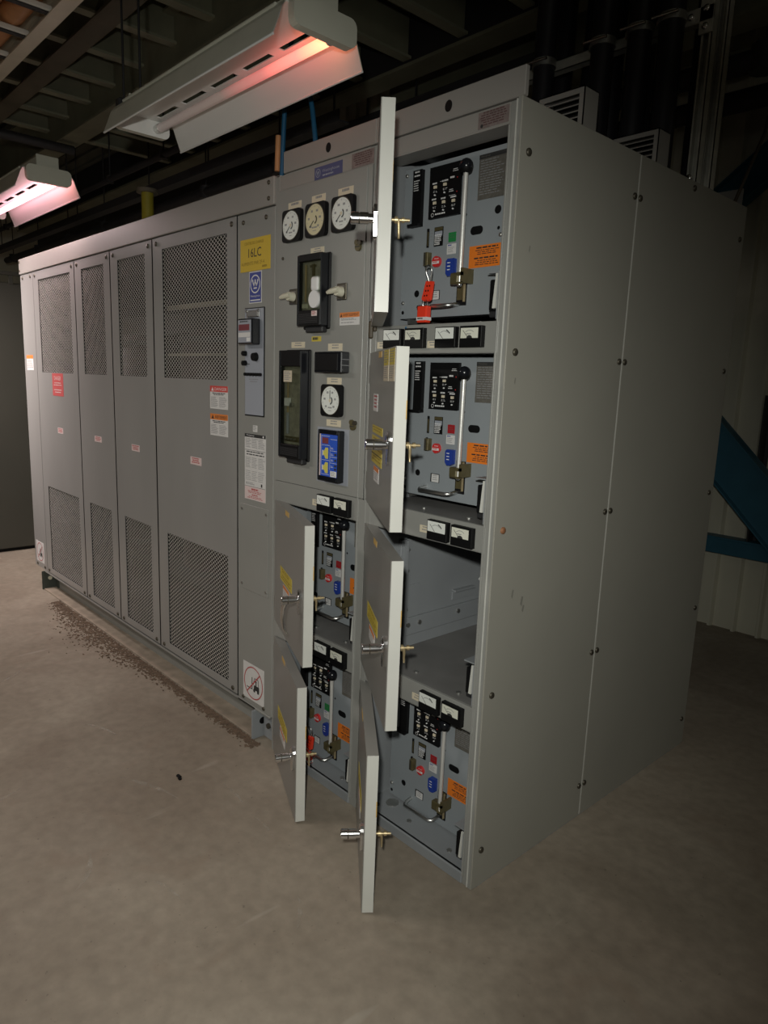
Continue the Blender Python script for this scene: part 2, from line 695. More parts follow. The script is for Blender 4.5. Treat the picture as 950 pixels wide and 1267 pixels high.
b.box(-3.2, 4.5, 2.45, 2.51, 3.53, 3.95, 'beam')
b.box(-3.2, 4.5, 2.38, 2.58, 3.50, 3.53, 'beam')
tag(b.build('steel_beam'), 'pale olive beam at the top right corner above the rear wall', 'beam')
# services in the dark
runs = [(2.0, 3.10, .05, 'dark_steel', 'dark pipe run furthest back over the cabinet tops'),
        (1.35, 3.02, .04, 'dark_steel', 'dark pipe run over the transformer cabinet roof'),
        (1.0, 3.22, .025, 'dark_steel', 'thin dark conduit run above the transformer roof'),
        (2.75, 3.22, .06, 'dark_steel', 'dark pipe high along the ribbed wall'),
        (2.72, 3.45, .03, 'beam', 'thin pale conduit above the pipe on the ribbed wall')]
for y, z, r, mt, lab in runs:
    b = MB()
    xe = 4.5 if y > 1.7 else -2.9
    b.cyl((-9.5, y, z), (xe, y, z), r, mt, 14)
    for k in range(7):
        xx = -9.2 + k * (xe + 9) / 6
        b.cyl((xx, y, z - r * 1.15), (xx, y, z + r * 1.15), r * 1.25, mt, 12)
        b.cyl((xx, y, z), (xx, y, 5.2 if y > 1.7 else 3.88), .006, mt, 6)
    tag(b.build('pipe_run'), lab, 'pipe')
b = MB()
for yy in (1.75, 2.35):
    b.box(-9.5, -1.2, yy, yy + .02, 3.26, 3.36, 'dark_steel')
x = -9.4
while x < -1.25:
    b.box(x, x + .03, 1.77, 2.35, 3.27, 3.29, 'beam')
    x += .3
for x in (-9, -7, -5, -3, -1.4):
    b.cyl((x, 2.05, 3.27), (x, 2.05, 5.2), .008, 'dark_steel', 6)
tag(b.build('ladder_tray'), 'dim ladder tray high behind the transformer cabinet', 'cable tray')
b = MB()
b.box(-9, -2.0, .98, 1.06, 2.98, 2.99, 'dark_steel')
b.box(-9, -2.0, .98, .99, 2.99, 3.04, 'dark_steel')
for x in (-8.5, -6, -3.5, -2.1):
    b.cyl((x, 1.03, 2.98), (x, 1.03, 3.88), .006, 'dark_steel', 6)
tag(b.build('support_angle'), 'thin dark angle bar above the transformer fascia', 'angle')
b = MB()
b.tube([(-6.5, -.25, 3.33), (-5.2, -.25, 3.33), (-4.95, -.25, 3.32), (-4.85, -.1, 3.3), (-4.85, .6, 3.3)], .035, 'dark_steel', 12)
for x in (-6.2, -5.3):
    b.cyl((x, -.25, 3.33), (x, -.25, 3.88), .006, 'dark_steel', 6)
tag(b.build('bent_conduit'), 'dark bent conduit above the farther lamp', 'conduit')

# cable tray, top left
t = thing('cable_tray', 'pale ladder cable tray carrying copper coloured conduits at top left', 'cable tray', (-2.5, -.6, 3.0))
for y0, y1 in ((-.50, -.44), (-1.085, -1.035)):
    b = MB(t.location)
    b.box(-6, -1.0, y0, y1, 3.0, 3.006, 'tray_metal')
    b.box(-6, -1.0, y0 if y0 < -.9 else y1 - .006, y0 + .006 if y0 < -.9 else y1, 3.006, 3.11, 'tray_metal')
    b.box(-6, -1.0, y0, y1, 3.104, 3.11, 'tray_metal')
    b.build('side_rail', t)
x = -5.9
while x < -1.0:
    b = MB(t.location)
    b.box(x, x + .05, -1.035, -.485, 3.012, 3.034, 'rung_metal', bev=.004)
    b.box(x + .010, x + .040, -1.035, -.485, 3.008, 3.012, 'black_soft')
    b.build('rung', t)
    x += .295
for k in range(2):
    b = MB()
    y = -.55 - k * .118
    b.cyl((-6, y, 3.034 + .054), (-1.0, y, 3.034 + .054), .054, 'copper_conduit', 16)
    tag(b.build('copper_conduit'), ['copper coloured conduit lying nearest the cabinets in the cable tray', 'second copper coloured conduit from the cabinet side of the tray',
                                    'third copper coloured conduit from the cabinet side of the tray', 'copper coloured conduit lying furthest from the cabinets in the tray'][k],
        'conduit', 'conduits in the cable tray')

# ------------------------------------------------------------------ fluorescent fixtures


def fixture(xc, label, tube, rods=True):
    yc, h = -.195, .61
    t = thing('fluorescent_fixture', label, 'lamp', (xc, yc, 2.6), 'hanging fluorescent fixtures')
    o = t.location
    x0, x1 = xc - h, xc + h
    for s, nm in ((-1, 'reflector_wing'), (1, 'reflector_wing')):
        b = MB(o)
        prof = [(yc + s * .122, 2.658), (yc + s * .136, 2.638), (yc + s * .150, 2.60), (yc + s * .168, 2.555)]
        for (a, c) in zip(prof, prof[1:]):
            n = Vector((c[1] - a[1], -(c[0] - a[0]))).normalized() * -.002 * s
            # inner face white, outer face grey
            b.face([(x0, a[0], a[1]), (x1, a[0], a[1]), (x1, c[0], c[1]), (x0, c[0], c[1])], 'lamp_white')
            b.face([(x0, a[0] + s * .003, a[1] + .001), (x1, a[0] + s * .003, a[1] + .001),
                    (x1, c[0] + s * .003, c[1] + .001), (x0, c[0] + s * .003, c[1] + .001)], 'lamp_outside')
        b.cyl((x0, prof[-1][0], prof[-1][1]), (x1, prof[-1][0], prof[-1][1]), .004, 'lamp_white', 8)
        b.cyl((x0 + .1, prof[0][0] + s * .004, prof[0][1] + .003), (x1 - .05, prof[0][0] + s * .004, prof[0][1] + .003), .006, 'lamp_outside', 8)
        b.build(nm, t)
    b = MB(o)                       # the slotted tray
    b.box(x0, x1, yc - .125, yc + .028, 2.653, 2.657, 'lamp_white')
    b.box(x0, x1, yc + .052, yc + .125, 2.653, 2.657, 'lamp_white')
    k = x0
    while k < x1 - .01:
        b.box(k, min(k + .055, x1), yc + .028, yc + .052, 2.653, 2.657, 'lamp_white')
        k += .225
    b.build('slotted_tray', t)
    b = MB(o)
    b.box(x0, x1, yc - .055, yc + .028, 2.658, 2.725, 'lamp_outside', bev=.003)
    b.box(x0, x1, yc + .02, yc + .055, 2.70, 2.725, 'lamp_outside')
    b.build('ballast_channel', t)
    for s in (-1, 1):
        b = MB(o)
        xe = xc + s * h
        pts = []
        for cy, cz, a0 in ((yc + .092, 2.616, -90), (yc + .092, 2.648, 0), (yc - .092, 2.648, 90), (yc - .092, 2.616, 180)):
            for j in range(5):
                a = math.radians(a0 + j * 22.5)
                pts.append((cy + .025 * math.cos(a), cz + .025 * math.sin(a)))
        b.prism(pts, 'x', xe, xe + s * .03, 'lamp_outside')
        b.face([(xe - s * .001, p[0], p[1]) for p in pts], 'lamp_white')
        b.box(xe, xe + s * .012, yc - .058, yc + .058, 2.66, 2.735, 'lamp_outside', bev=.003)
        b.build('end_cap', t)
    b = MB((xc, yc + .06, 2.622))
    b.cyl((x0 + .03, yc + .06, 2.622), (x1 - .01, yc + .06, 2.622), .0165, tube, 18)
    b.build('tube', t, (0, .06, .022))
    b = MB(o)
    for s in (-1, 1):
        b.cyl((xc + s * (h - .002), yc + .06, 2.622), (xc + s * (h - .035), yc + .06, 2.622), .0185, 'steel', 14)
    b.build('lamp_holder', t)
    for dx in (-.66, -.50):
        b = MB(o)
        b.cyl((xc + dx, yc - .06, 2.66), (xc + dx, yc - .06, 3.55), .005, 'black_soft', 6)
        b.build('hanger_rod', t)
    b = MB(o)
    b.box(x0 - .09, x0 + .14, yc - .075, yc - .045, 2.665, 2.70, 'black_soft', bev=.004)
    b.box(x0 - .07, x0 - .03, yc - .09, yc - .03, 2.64, 2.72, 'black_soft', bev=.006)
    b.build('hanger_bracket', t)
    return t


fixture(-1.23, 'fluorescent strip fixture with a dying red tube hanging above the breaker cabinets', 'tube_dying')
fixture(-3.66, 'fluorescent strip fixture glowing pink above the left end of the transformer cabinet', 'tube_pink')

# ------------------------------------------------------------------ transformer cabinet
TX0, TX1, TZ0, TZ1 = -4.305, -1.14, .147, 2.345
t = thing('transformer_cabinet', 'long grey transformer cabinet with four mesh ventilated front panels', 'cabinet', (-2.72, .7, 0))
TO = t.location
b = MB(TO)
b.box(TX0, TX0 + .006, .012, 1.5, TZ0, TZ1, 'paint')
b.box(TX1 - .006, TX1, .012, 1.5, TZ0, TZ1, 'paint')
b.box(TX0, TX1, 1.494, 1.5, TZ0, TZ1, 'paint')
b.box(TX0, TX1, .012, 1.5, TZ1 - .006, TZ1, 'paint')
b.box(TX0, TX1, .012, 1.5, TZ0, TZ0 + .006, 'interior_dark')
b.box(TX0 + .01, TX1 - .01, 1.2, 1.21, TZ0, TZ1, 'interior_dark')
b.box(TX0 + .007, TX0 + .012, .02, 1.2, TZ0 + .007, TZ1 - .007, 'interior_dark')  # liners added to darken the view through the screens
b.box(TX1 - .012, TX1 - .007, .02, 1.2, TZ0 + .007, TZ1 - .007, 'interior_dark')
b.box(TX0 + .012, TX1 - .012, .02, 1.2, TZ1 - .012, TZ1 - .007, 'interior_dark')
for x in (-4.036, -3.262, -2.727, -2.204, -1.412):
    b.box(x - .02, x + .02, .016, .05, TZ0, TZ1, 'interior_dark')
b.build('housing', t)
for k, xc in enumerate((-3.64, -2.55, -1.8)):
    b = MB(TO)
    b.tube([(xc, .62, .35), (xc, .62, .45), (xc, .62, 1.75), (xc, .62, 1.85)], [.2, .27, .27, .2], 'coil', 24)
    for z in (.42, .9, 1.3, 1.78):
        b.cyl((xc, .62, z), (xc, .62, z + .03), .285, 'clamp_dark', 24)
    b.build('winding_coil', t)
b = MB(TO)
b.box(-4.0, -1.45, .58, .68, 1.86, 1.98, 'clamp_dark')
b.box(-4.0, -1.45, .58, .68, .22, .34, 'clamp_dark')
b.box(-2.75, -1.75, .34, .36, 1.96, 1.985, 'bus')
b.box(-2.75, -1.88, .34, .36, 1.70, 1.715, 'bus')
b.box(-1.76, -1.745, .33, .35, 1.45, 1.70, 'bus')
b.build('core_clamp', t)
# fascia
b = MB(TO)
b.box(TX0, TX1 - .002, -.006, .02, 2.243, TZ1, 'fascia_paint', bev=.003)
f = b.build('fascia_panel', t)
for x in (TX0 + .02, TX1 - .035):
    for z in (2.268, 2.325):
        bolt(f, (x - TO.x, -.006 - TO.y, z - TO.z), .008, 'bolt_dark')


def screen(parent, x0, x1, z0, z1, off):
    """expanded metal, one piece"""
    b = MB(off)
    px, pz, w = .0285, .0195, .0025
    y0 = .006
    for sgn in (1, -1):
        kmin = int((x0 / px) + (-z1 / pz if sgn < 0 else z0 / pz)) - 2
        kmax = int((x1 / px) + (-z0 / pz if sgn < 0 else z1 / pz)) + 2
        d = Vector((px, 0, -sgn * pz)).normalized()
        n = Vector((-d.z, 0, d.x)) * w / 2
        for k in range(kmin, kmax + 1):
            # x/px + sgn*z/pz = k
            pts = []
            for x in (x0, x1):
                z = (k - x / px) * sgn * pz
                if z0 <= z <= z1:
                    pts.append((x, z))
            for z in (z0, z1):
                x = (k - sgn * z / pz) * px
                if x0 <= x <= x1:
                    pts.append((x, z))
            if len(pts) < 2:
                continue
            pts.sort()
            a, c = pts[0], pts[-1]
            if abs(a[0] - c[0]) + abs(a[1] - c[1]) < .004:
                continue
            A, C_ = Vector((a[0], y0, a[1])), Vector((c[0], y0, c[1]))
            th = Vector((0, .0007, 0))
            b.face([A - n, C_ - n, C_ + n, A + n], 'screen_strand')
            b.face([A + n, C_ + n, C_ + n + th, A + n + th], 'screen_strand')
            b.face([A - n, A - n + th, C_ - n + th, C_ - n], 'screen_strand')
    return b.build('mesh_screen', parent)


def framed(b, x0, x1, z0, z1, holes, y0, y1, mat):
    """sheet with rectangular openings stacked vertically (hx0,hx1,hz0,hz1) in rising z"""
    hx0, hx1 = holes[0][0], holes[0][1]
    b.box(x0, hx0, y0, y1, z0, z1, mat)
    b.box(hx1, x1, y0, y1, z0, z1, mat)
    z = z0
    for h in holes:
        b.box(hx0, hx1, y0, y1, z, h[2], mat)
        z = h[3]
    b.box(hx0, hx1, y0, y1, z, z1, mat)


def sub_off(off, part_loc=(0, 0, 0)):
    return off


PAN = [(-4.036, -3.262, -3.932, -3.342), (-3.262, -2.727, -3.154, -2.819), (-2.727, -2.204, -2.630, -2.292), (-2.204, -1.412, -2.100, -1.497)]
cautions = [(-3.675, -3.576, 1.184, 1.22), (-3.036, -2.928, 1.183, 1.217), (-2.508, -2.407, 1.178, 1.213), (-1.839, -1.733, 1.177, 1.214)]
for i, (x0, x1, m0, m1) in enumerate(PAN):
    b = MB(TO)
    g = .003
    framed(b, x0 + g, x1 - g, TZ0 + .003, 2.238, [(m0, m1, .192, .793), (m0, m1, 1.578, 2.182)], 0, .003, 'paint_vent')
    # rolled edges
    for xx in (x0 + g, x1 - g):
        b.box(xx - (.003 if xx > x0 + .1 else 0), xx + (0 if xx > x0 + .1 else .003), 0, .016, TZ0 + .003, 2.238, 'paint_vent')
    b.box(x0 + g, x1 - g, 0, .016, TZ0 + .003, TZ0 + .006, 'paint_vent')
    p = b.build('vent_panel', t)
    screen(p, m0, m1, .192, .793, TO)
    screen(p, m0, m1, 1.578, 2.182, TO)
    for x in (x0 + .045, x1 - .045):
        for z in (2.212, .172):
            bolt(p, (x - TO.x, -TO.y, z - TO.z), .011, 'bolt_dark')
    c = cautions[i]
    b = MB(TO)
    b.plate(*c, 0, 'paper_pink')
    b.bars(c[0] + .008, c[1] - .008, c[2] + .005, c[3] - .004, -.001, 3, 'ink_red', .55, True, seed=i)
    b.build('caution_label', p)
    if i == 0:
        b = MB(TO)
        b.plate(-3.737, -3.533, 1.428, 1.574, 0, 'tag_red')
        b.text('DANGER', -3.70, -3.575, 1.53, 1.556, -.001, 'paper_pink')
        b.bars(-3.715, -3.56, 1.487, 1.515, -.001, 2, 'paper_pink', .35, True, seed=4)
        b.bars(-3.715, -3.56, 1.44, 1.47, -.001, 2, 'paper_pink', .35, True, seed=5)
        b.build('danger_tag', p)
    if i == 3:
        for z0, z1, mt, word, im in ((1.450, 1.551, 'danger_red', 'DANGER', 'ink_white'), (1.331, 1.428, 'warn_orange', 'AVERTISSEMENT', 'ink')):
            b = MB(TO)
            xa, xb = -1.646, -1.492
            b.plate(xa, xb, z0, z1, 0, 'paper')
            zb = z1 - .026
            b.rect(xa, xb, zb, z1, -.0010, mt)
            b.face([(xa + .012, -.0014, zb + .004), (xa + .034, -.0014, zb + .004), (xa + .023, -.0014, z1 - .004)], im)
            b.text(word, xa + .042, xb - .008, zb + .006, z1 - .007, -.0014, im)
            b.bars(xa + .02, xb - .02, zb - .016, zb - .004, -.0012, 2, 'ink', .6, True, seed=2)
            b.bars(xa + .008, (xa + xb) / 2 - .006, z0 + .006, zb - .022, -.0012, 8, 'ink_grey', .4, False, seed=3)
            b.bars((xa + xb) / 2 + .004, xb - .008, z0 + .006, zb - .022, -.0012, 8, 'ink_grey', .4, False, seed=4)
            b.build('danger_label' if word == 'DANGER' else 'warning_label', p)


def forklift_decal(b, x0, x1, z0, z1, y):
    w, h = x1 - x0, z1 - z0
    b.plate(x0, x1, z0, z1, y, 'paper')
    cx, cz, r = x0 + w * .5, z0 + h * .5, min(w, h) * .45
    yy = y - .0012
    # fork truck: body, mast, forks, wheels, driver
    u = r
    b.rect(cx + .05 * u, cx + .62 * u, cz - .38 * u, cz - .08 * u, yy, 'ink')
    b.rect(cx - .18 * u, cx - .10 * u, cz - .42 * u, cz + .34 * u, yy, 'ink')
    b.rect(cx - .70 * u, cx - .18 * u, cz - .42 * u, cz - .36 * u, yy, 'ink')
    b.line(cx - .02 * u, cz - .1 * u, cx + .12 * u, cz + .34 * u, .05 * u, yy, 'ink')
    b.line(cx + .12 * u, cz + .34 * u, cx + .5 * u, cz + .34 * u, .05 * u, yy, 'ink')
    b.line(cx + .5 * u, cz + .34 * u, cx + .55 * u, cz - .1 * u, .05 * u, yy, 'ink')
    b.disc(cx + .28 * u, cz + .16 * u, .07 * u, yy, 'ink', 12)
    b.line(cx + .28 * u, cz + .1 * u, cx + .28 * u, cz - .08 * u, .1 * u, yy, 'ink')
    b.disc(cx + .1 * u, cz - .42 * u, .11 * u, yy - .0003, 'ink', 14)
    b.disc(cx + .5 * u, cz - .42 * u, .11 * u, yy - .0003, 'ink', 14)
    b.ring(cx, cz, r * .93, r, yy - .0006, 'ink_red')
    b.line(cx - r * .67, cz - r * .67, cx + r * .67, cz + r * .67, r * .08, yy - .0006, 'ink_red')


# left corner panel
b = MB(TO)
b.box(TX0, -4.039, 0, .012, TZ0, 2.238, 'paint_vent', bev=.002)
p = b.build('corner_panel', t)
for x in (TX0 + .055, -4.085):
    for z in (2.215, .17):
        bolt(p, (x - TO.x, -TO.y, z - TO.z), .011, 'bolt_dark')
b = MB(TO)
b.plate(-4.255, -4.111, 1.588, 1.692, 0, 'paper')
b.rect(-4.255, -4.111, 1.668, 1.692, -.001, 'warn_orange')
b.bars(-4.245, -4.12, 1.60, 1.655, -.001, 6, 'ink_grey', .35, False, seed=9)
b.build('warning_label', p)
b = MB(TO)
forklift_decal(b, -4.268, -4.095, .19, .345, 0)
b.build('no_forklift_decal', p)

# right control panel
b = MB(TO)
b.box(-1.409, TX1, 0, .012, TZ0, 2.238, 'paint', bev=.002)
b.box(-1.409, TX1 - .01, -.004, .02, TZ0 - .012, TZ0, 'paint', bev=.003)
p = b.build('control_panel', t)
for x in (-1.365, -1.20):
    for z in (2.205, .165):
        bolt(p, (x - TO.x, -TO.y, z - TO.z), .009, 'bolt_dark')
b = MB(TO)
b.plate(-1.386, -1.170, 2.013, 2.138, 0, 'yellow', .002)
b.text('CENTRE DE CHARGE', -1.355, -1.215, 2.115, 2.126, -.0025, 'yellow_ink')
b.text('16LC', -1.325, -1.232, 2.066, 2.100, -.0025, 'ink')
b.text('ALIMENTE PAR 2F-4', -1.378, -1.21, 2.037, 2.050, -.0025, 'yellow_ink')
b.bars(-1.225, -1.18, 2.020, 2.030, -.0025, 1, 'yellow_ink', .8)
b.build('equipment_sign', p)


def w_logo(b, cx, cz, r, y, mat):
    """circled W over a bar"""
    b.ring(cx, cz, r * .86, r, y, mat, 32)
    k = r
    for (xa, za, xb, zb) in ((-.52, .34, -.27, -.22), (-.27, -.22, 0, .34), (0, .34, .27, -.22), (.27, -.22, .52, .34)):
        b.line(cx + xa * k, cz + za * k, cx + xb * k, cz + zb * k, k * .17, y, mat)
    for xa in (-.52, 0, .52):
        b.disc(cx + xa * k, cz + .38 * k, k * .13, y - .0002, mat, 12)
    b.rect(cx - .32 * k, cx + .32 * k, cz - .52 * k, cz - .36 * k, y, mat)


b = MB(TO)
b.plate(-1.321, -1.230, 1.888, 2.011, 0, 'paper', .001)
b.rect(-1.317, -1.234, 1.892, 2.007, -.0014, 'logo_blue')
w_logo(b, -1.2755, 1.962, .036, -.0018, 'ink_white')
b.text('Westinghouse', -1.311, -1.240, 1.910, 1.920, -.0018, 'ink_white')
b.rect(-1.312, -1.239, 1.897, 1.902, -.0018, 'ink_white')
b.build('logo_plate', p)
b = MB(TO)
b.box(-1.350, -1.206, -.003, 0, 1.436, 1.871, 'black')
b.plate(-1.346, -1.210, 1.441, 1.867, -.003, 'sandwich_grey', .002)
b.text('A B C', -1.325, -1.235, 1.602, 1.606, -.0053, 'ink')
b.bars(-1.315, -1.245, 1.570, 1.588, -.0053, 2, 'ink_grey', .4, True, seed=2)
b.rect(-1.336, -1.310, 1.646, 1.649, -.0053, 'ink')
b.build('relay_panel', p)
b = MB(TO)
b.box(-1.33, -1.235, -.010, -.005, 1.832, 1.860, 'steel', bev=.002)
b.box(-1.318, -1.247, -.013, -.010, 1.836, 1.855, 'tray_grey')
for x in (-1.326, -1.239):
    b.cyl((x, -.005, 1.858), (x, -.013, 1.858), .006, 'steel', 10)
b.build('test_block', p)
b = MB(TO)
b.box(-1.338, -1.229, -.045, -.005, 1.724, 1.825, 'black_gloss', bev=.004)
b.rect(-1.333, -1.236, 1.731, 1.819, -.0455, 'sandwich_grey')
b.rect(-1.329, -1.248, 1.778, 1.802, -.0458, 'display_red')
b.rect(-1.331, -1.242, 1.752, 1.770, -.0458, 'paper')
b.rect(-1.270, -1.242, 1.735, 1.750, -.0458, 'white')
b.bars(-1.330, -1.25, 1.806, 1.815, -.0458, 1, 'ink', .5, True)
b.build('temperature_monitor', p)
for (x, z, r) in ((-1.340, 1.690, .011), (-1.340, 1.651, .011), (-1.262, 1.676, .018)):
    b = MB(TO)
    b.cyl((x, -.004, z), (x, -.022, z), r, 'black', 16, r * .85)
    b.build('knob', p)
for k in range(6):
    b = MB(TO)
    x = -1.335 + k * .022
    b.cyl((x, -.004, 1.606), (x, -.016, 1.606), .0065, 'black', 10)
    b.build('terminal_post', p)
b = MB(TO)
b.plate(-1.291, -1.258, 1.371, 1.398, 0, 'paper')
b.bars(-1.288, -1.261, 1.374, 1.395, -.001, 3, 'ink_grey', .4)
b.build('small_label', p)
b = MB(TO)
b.plate(-1.354, -1.194, 1.082, 1.361, 0, 'paper', .001)
b.rect(-1.354, -1.194, 1.347, 1.361, -.0013, 'ink')
b.text('Westinghouse', -1.340, -1.280, 1.350, 1.358, -.0016, 'ink_white')
b.disc(-1.212, 1.354, .005, -.0016, 'ink_white', 14)
for c0, c1, s in ((-1.347, -1.302, 1), (-1.298, -1.253, 2), (-1.249, -1.200, 3)):
    b.bars(c0, c1, 1.30, 1.342, -.0014, 6, 'ink_grey', .4, False, s)
    b.bars(c0, c1, 1.215, 1.262, -.0014, 7, 'ink_grey', .35, False, s + 5)
    b.bars(c0, c1, 1.16, 1.205, -.0014, 6, 'ink_grey', .3, False, s + 9)
b.bars(-1.345, -1.2, 1.266, 1.288, -.0014, 2, 'ink', .4, True, 6)
b.rect(-1.352, -1.196, 1.292, 1.2935, -.0014, 'ink')
b.rect(-1.352, -1.196, 1.138, 1.1395, -.0014, 'ink')
b.rect(-1.228, -1.218, 1.144, 1.157, -.0014, 'ink')
b.bars(-1.345, -1.27, 1.144, 1.155, -.0014, 2, 'ink_grey', .5)
b.rect(-1.353, -1.195, 1.083, 1.137, -.0012, 'paper_pink')
b.bars(-1.31, -1.24, 1.122, 1.131, -.0015, 1, 'ink_red', .8, True)
b.bars(-1.345, -1.203, 1.108, 1.120, -.0015, 2, 'ink_red', .45, True, 3)
b.bars(-1.305, -1.245, 1.099, 1.106, -.0015, 1, 'ink_red', .7, True)
b.bars(-1.335, -1.21, 1.086, 1.097, -.0015, 2, 'ink_red', .45, True, 4)
b.build('nameplate', p)
b = MB(TO)
b.box(-1.386, -1.170, -.003, 0, .677, 1.057, 'paint', bev=.001)
cp = b.build('cover_plate', p)
for x in (-1.372, -1.184):
    for z in (.70, 1.035):
        b = MB(TO)
        b.cyl((x, -.001, z), (x, -.006, z), .006, 'zinc', 10)
        b.build('cover_screw', p)
b = MB(TO)
forklift_decal(b, -1.366, -1.198, .170, .340, 0)
b.build('no_forklift_decal', p)
# base
b = MB(TO)
b.box(-4.10, -1.265, -.012, .085, 0, .009, 'dusty_paint', bev=.002)
b.box(-4.10, -1.265, -.004, .085, .137, .146, 'paint')
b.box(-4.10, -1.265, .078, .086, .009, .137, 'paint')
b.box(-4.10, -1.265, 1.40, 1.45, 0, .146, 'paint')
base = b.build('base_channel', t)
b = MB(TO)
b.box(-1.266, -1.258, -.022, .085, 0, .138, 'paint_inner', bev=.002)
b.cyl((-1.2575, .032, .078), (-1.2565, .032, .078), .016, 'black', 18)
b.build('end_plate', base)
b = MB(TO)
b.box(-4.108, -4.10, -.022, .085, 0, .138, 'foot_dark', bev=.002)
b.box(-4.10, -4.04, .07, .078, 0, .138, 'foot_dark')
b.box(-4.10, -4.092, -.015, .08, .005, .138, 'foot_dark')
b.cyl((-4.092, .03, .085), (-4.084, .03, .085), .014, 'ceramic', 14)
b.build('end_plate', base)
b = MB(TO)
b.box(-1.245, -1.15, .03, .05, .01, .146, 'paint_inner', bev=.002)
b.cyl((-1.20, .031, .075), (-1.20, .02, .075), .013, 'bolt_dark', 6)
b.build('mounting_foot', base)
for x in (-3.5, -3.1, -2.75, -2.3, -1.95, -1.6):
    bolt(base, (x - TO.x, .078 - TO.y, .12), .009, 'bolt_dark')

# ------------------------------------------------------------------ breaker cabinets
S1, S2, S3, SB = 1.775, 1.188, .612, .040      # top of each meter strip (floor of the cell above) and the sill
CELLS = [(S1, 2.283), (S2, 1.684), (S3, 1.108), (SB, .522)]


def meter(b_off, parent, x, z0, z1, w=.082, second=False, seed=0):
    """square panel meter: black case, pale scale over a black lower half"""
    b = MB(b_off)
    b.box(x, x + w, -.018, 0, z0, z1, 'black', bev=.0012)
    o = b.build('panel_meter', parent)
    b = MB(b_off)
    h = z1 - z0
    y = -.0185
    zs = z0 + h * .42
    if second:
        b.rect(x + w * .06, x + w * .86, zs, z1 - h * .10, y, 'dial_light')
    else:
        b.rect(x + w * .04, x + w * .93, zs, z1 - h * .05, y, 'dial')
    cx, cz = x + w * .47, zs - h * .02
    r = h * .42
    b.ring(cx, cz, r * .9, r * .96, y - .0003, 'ink_grey', 14, math.radians(50), math.radians(130))
    b.ring(cx, cz, r * 1.02, r * 1.16, y - .0003, 'ink', 8, math.radians(35), math.radians(72)) if not second else b.bars(cx - .012, cx + .012, zs + h * .16, zs + h * .22, y - .0003, 1, 'ink_grey', .8)
    b.line(cx - .004, zs + h * .01, cx - w * .30, zs + h * .36, .0016, y - .0005, 'ink')
    if second:
        b.disc(cx, zs, w * .13, y - .0004, 'ink', 14, w * .10, 0, PI)
    b.build('scale', o)
    return o


def legend(off, parent, x0, x1, z0, z1, y=0, n=2, mat='cream', seed=0):
    b = MB(off)
    b.box(x0, x1, y - .0015, y, z0, z1, mat)
    b.bars(x0 + (x1 - x0) * .22, x1 - (x1 - x0) * .18, z0 + (z1 - z0) * .12, z1 - (z1 - z0) * .14, y - .0018, n, 'ink_grey', .45, True, seed)
    return b.build('legend_plate', parent)


def handle(parent, lever):
    b = MB()
    # teardrop escutcheon on the outer face, round neck, lever
    x, z = .490, .236
    b.cyl((x, -.008, z + .012), (x, -.012, z + .012), .024, 'chrome', 24, .015)
    pts = []
    for a in range(0, 181, 20):
        r = math.radians(a)
        pts.append((x + .025 * math.cos(r), z + .012 + .025 * math.sin(r)))
    for a in range(180, 361, 20):
        r = math.radians(a)
        pts.append((x + .016 * math.cos(r), z - .040 + .016 * math.sin(r)))
    b.prism(pts, 'y', 0, -.008, 'chrome')
    b.cyl((x, -.006, z), (x, -.022, z), .0125, 'chrome', 24)
    b.cyl((x, -.022, z), (x, -.044, z), .0155, 'chrome', 24)
    b.cyl((x, -.044, z), (x, -.047, z), .0140, 'bolt_dark', 24)
    b.cyl((x, -.047, z), (x, -.066, z), .0155, 'chrome', 24)
    b.cyl((x, -.066, z), (x, -.068, z), .0155, 'chrome', 24, .0135)
    if lever:
        b.tube([(x, -.05, z - .004), (x - .008, -.058, z - .03), (x - .012, -.060, z - .07), (x - .010, -.055, z - .105), (x, -.045, z - .125)],
               [.010, .0095, .008, .006, .003], 'chrome', 12)
    return b.build('handle', parent)


def latch(parent):
    b = MB()
    x, z = .490, .236
    b.cyl((x, .03, z), (x, .085, z), .0045, 'brass', 10)
    b.cyl((x, .046, z), (x, .054, z), .010, 'brass', 6)
    b.cyl((x, .064, z), (x, .072, z), .008, 'brass', 6)
    b.tube([(x, .056, z), (x + .002, .057, z - .015), (x - .004, .058, z - .03), (x, .058, z - .046)], [.005, .0045, .004, .003], 'brass', 8)
    return b.build('latch_cam', parent)


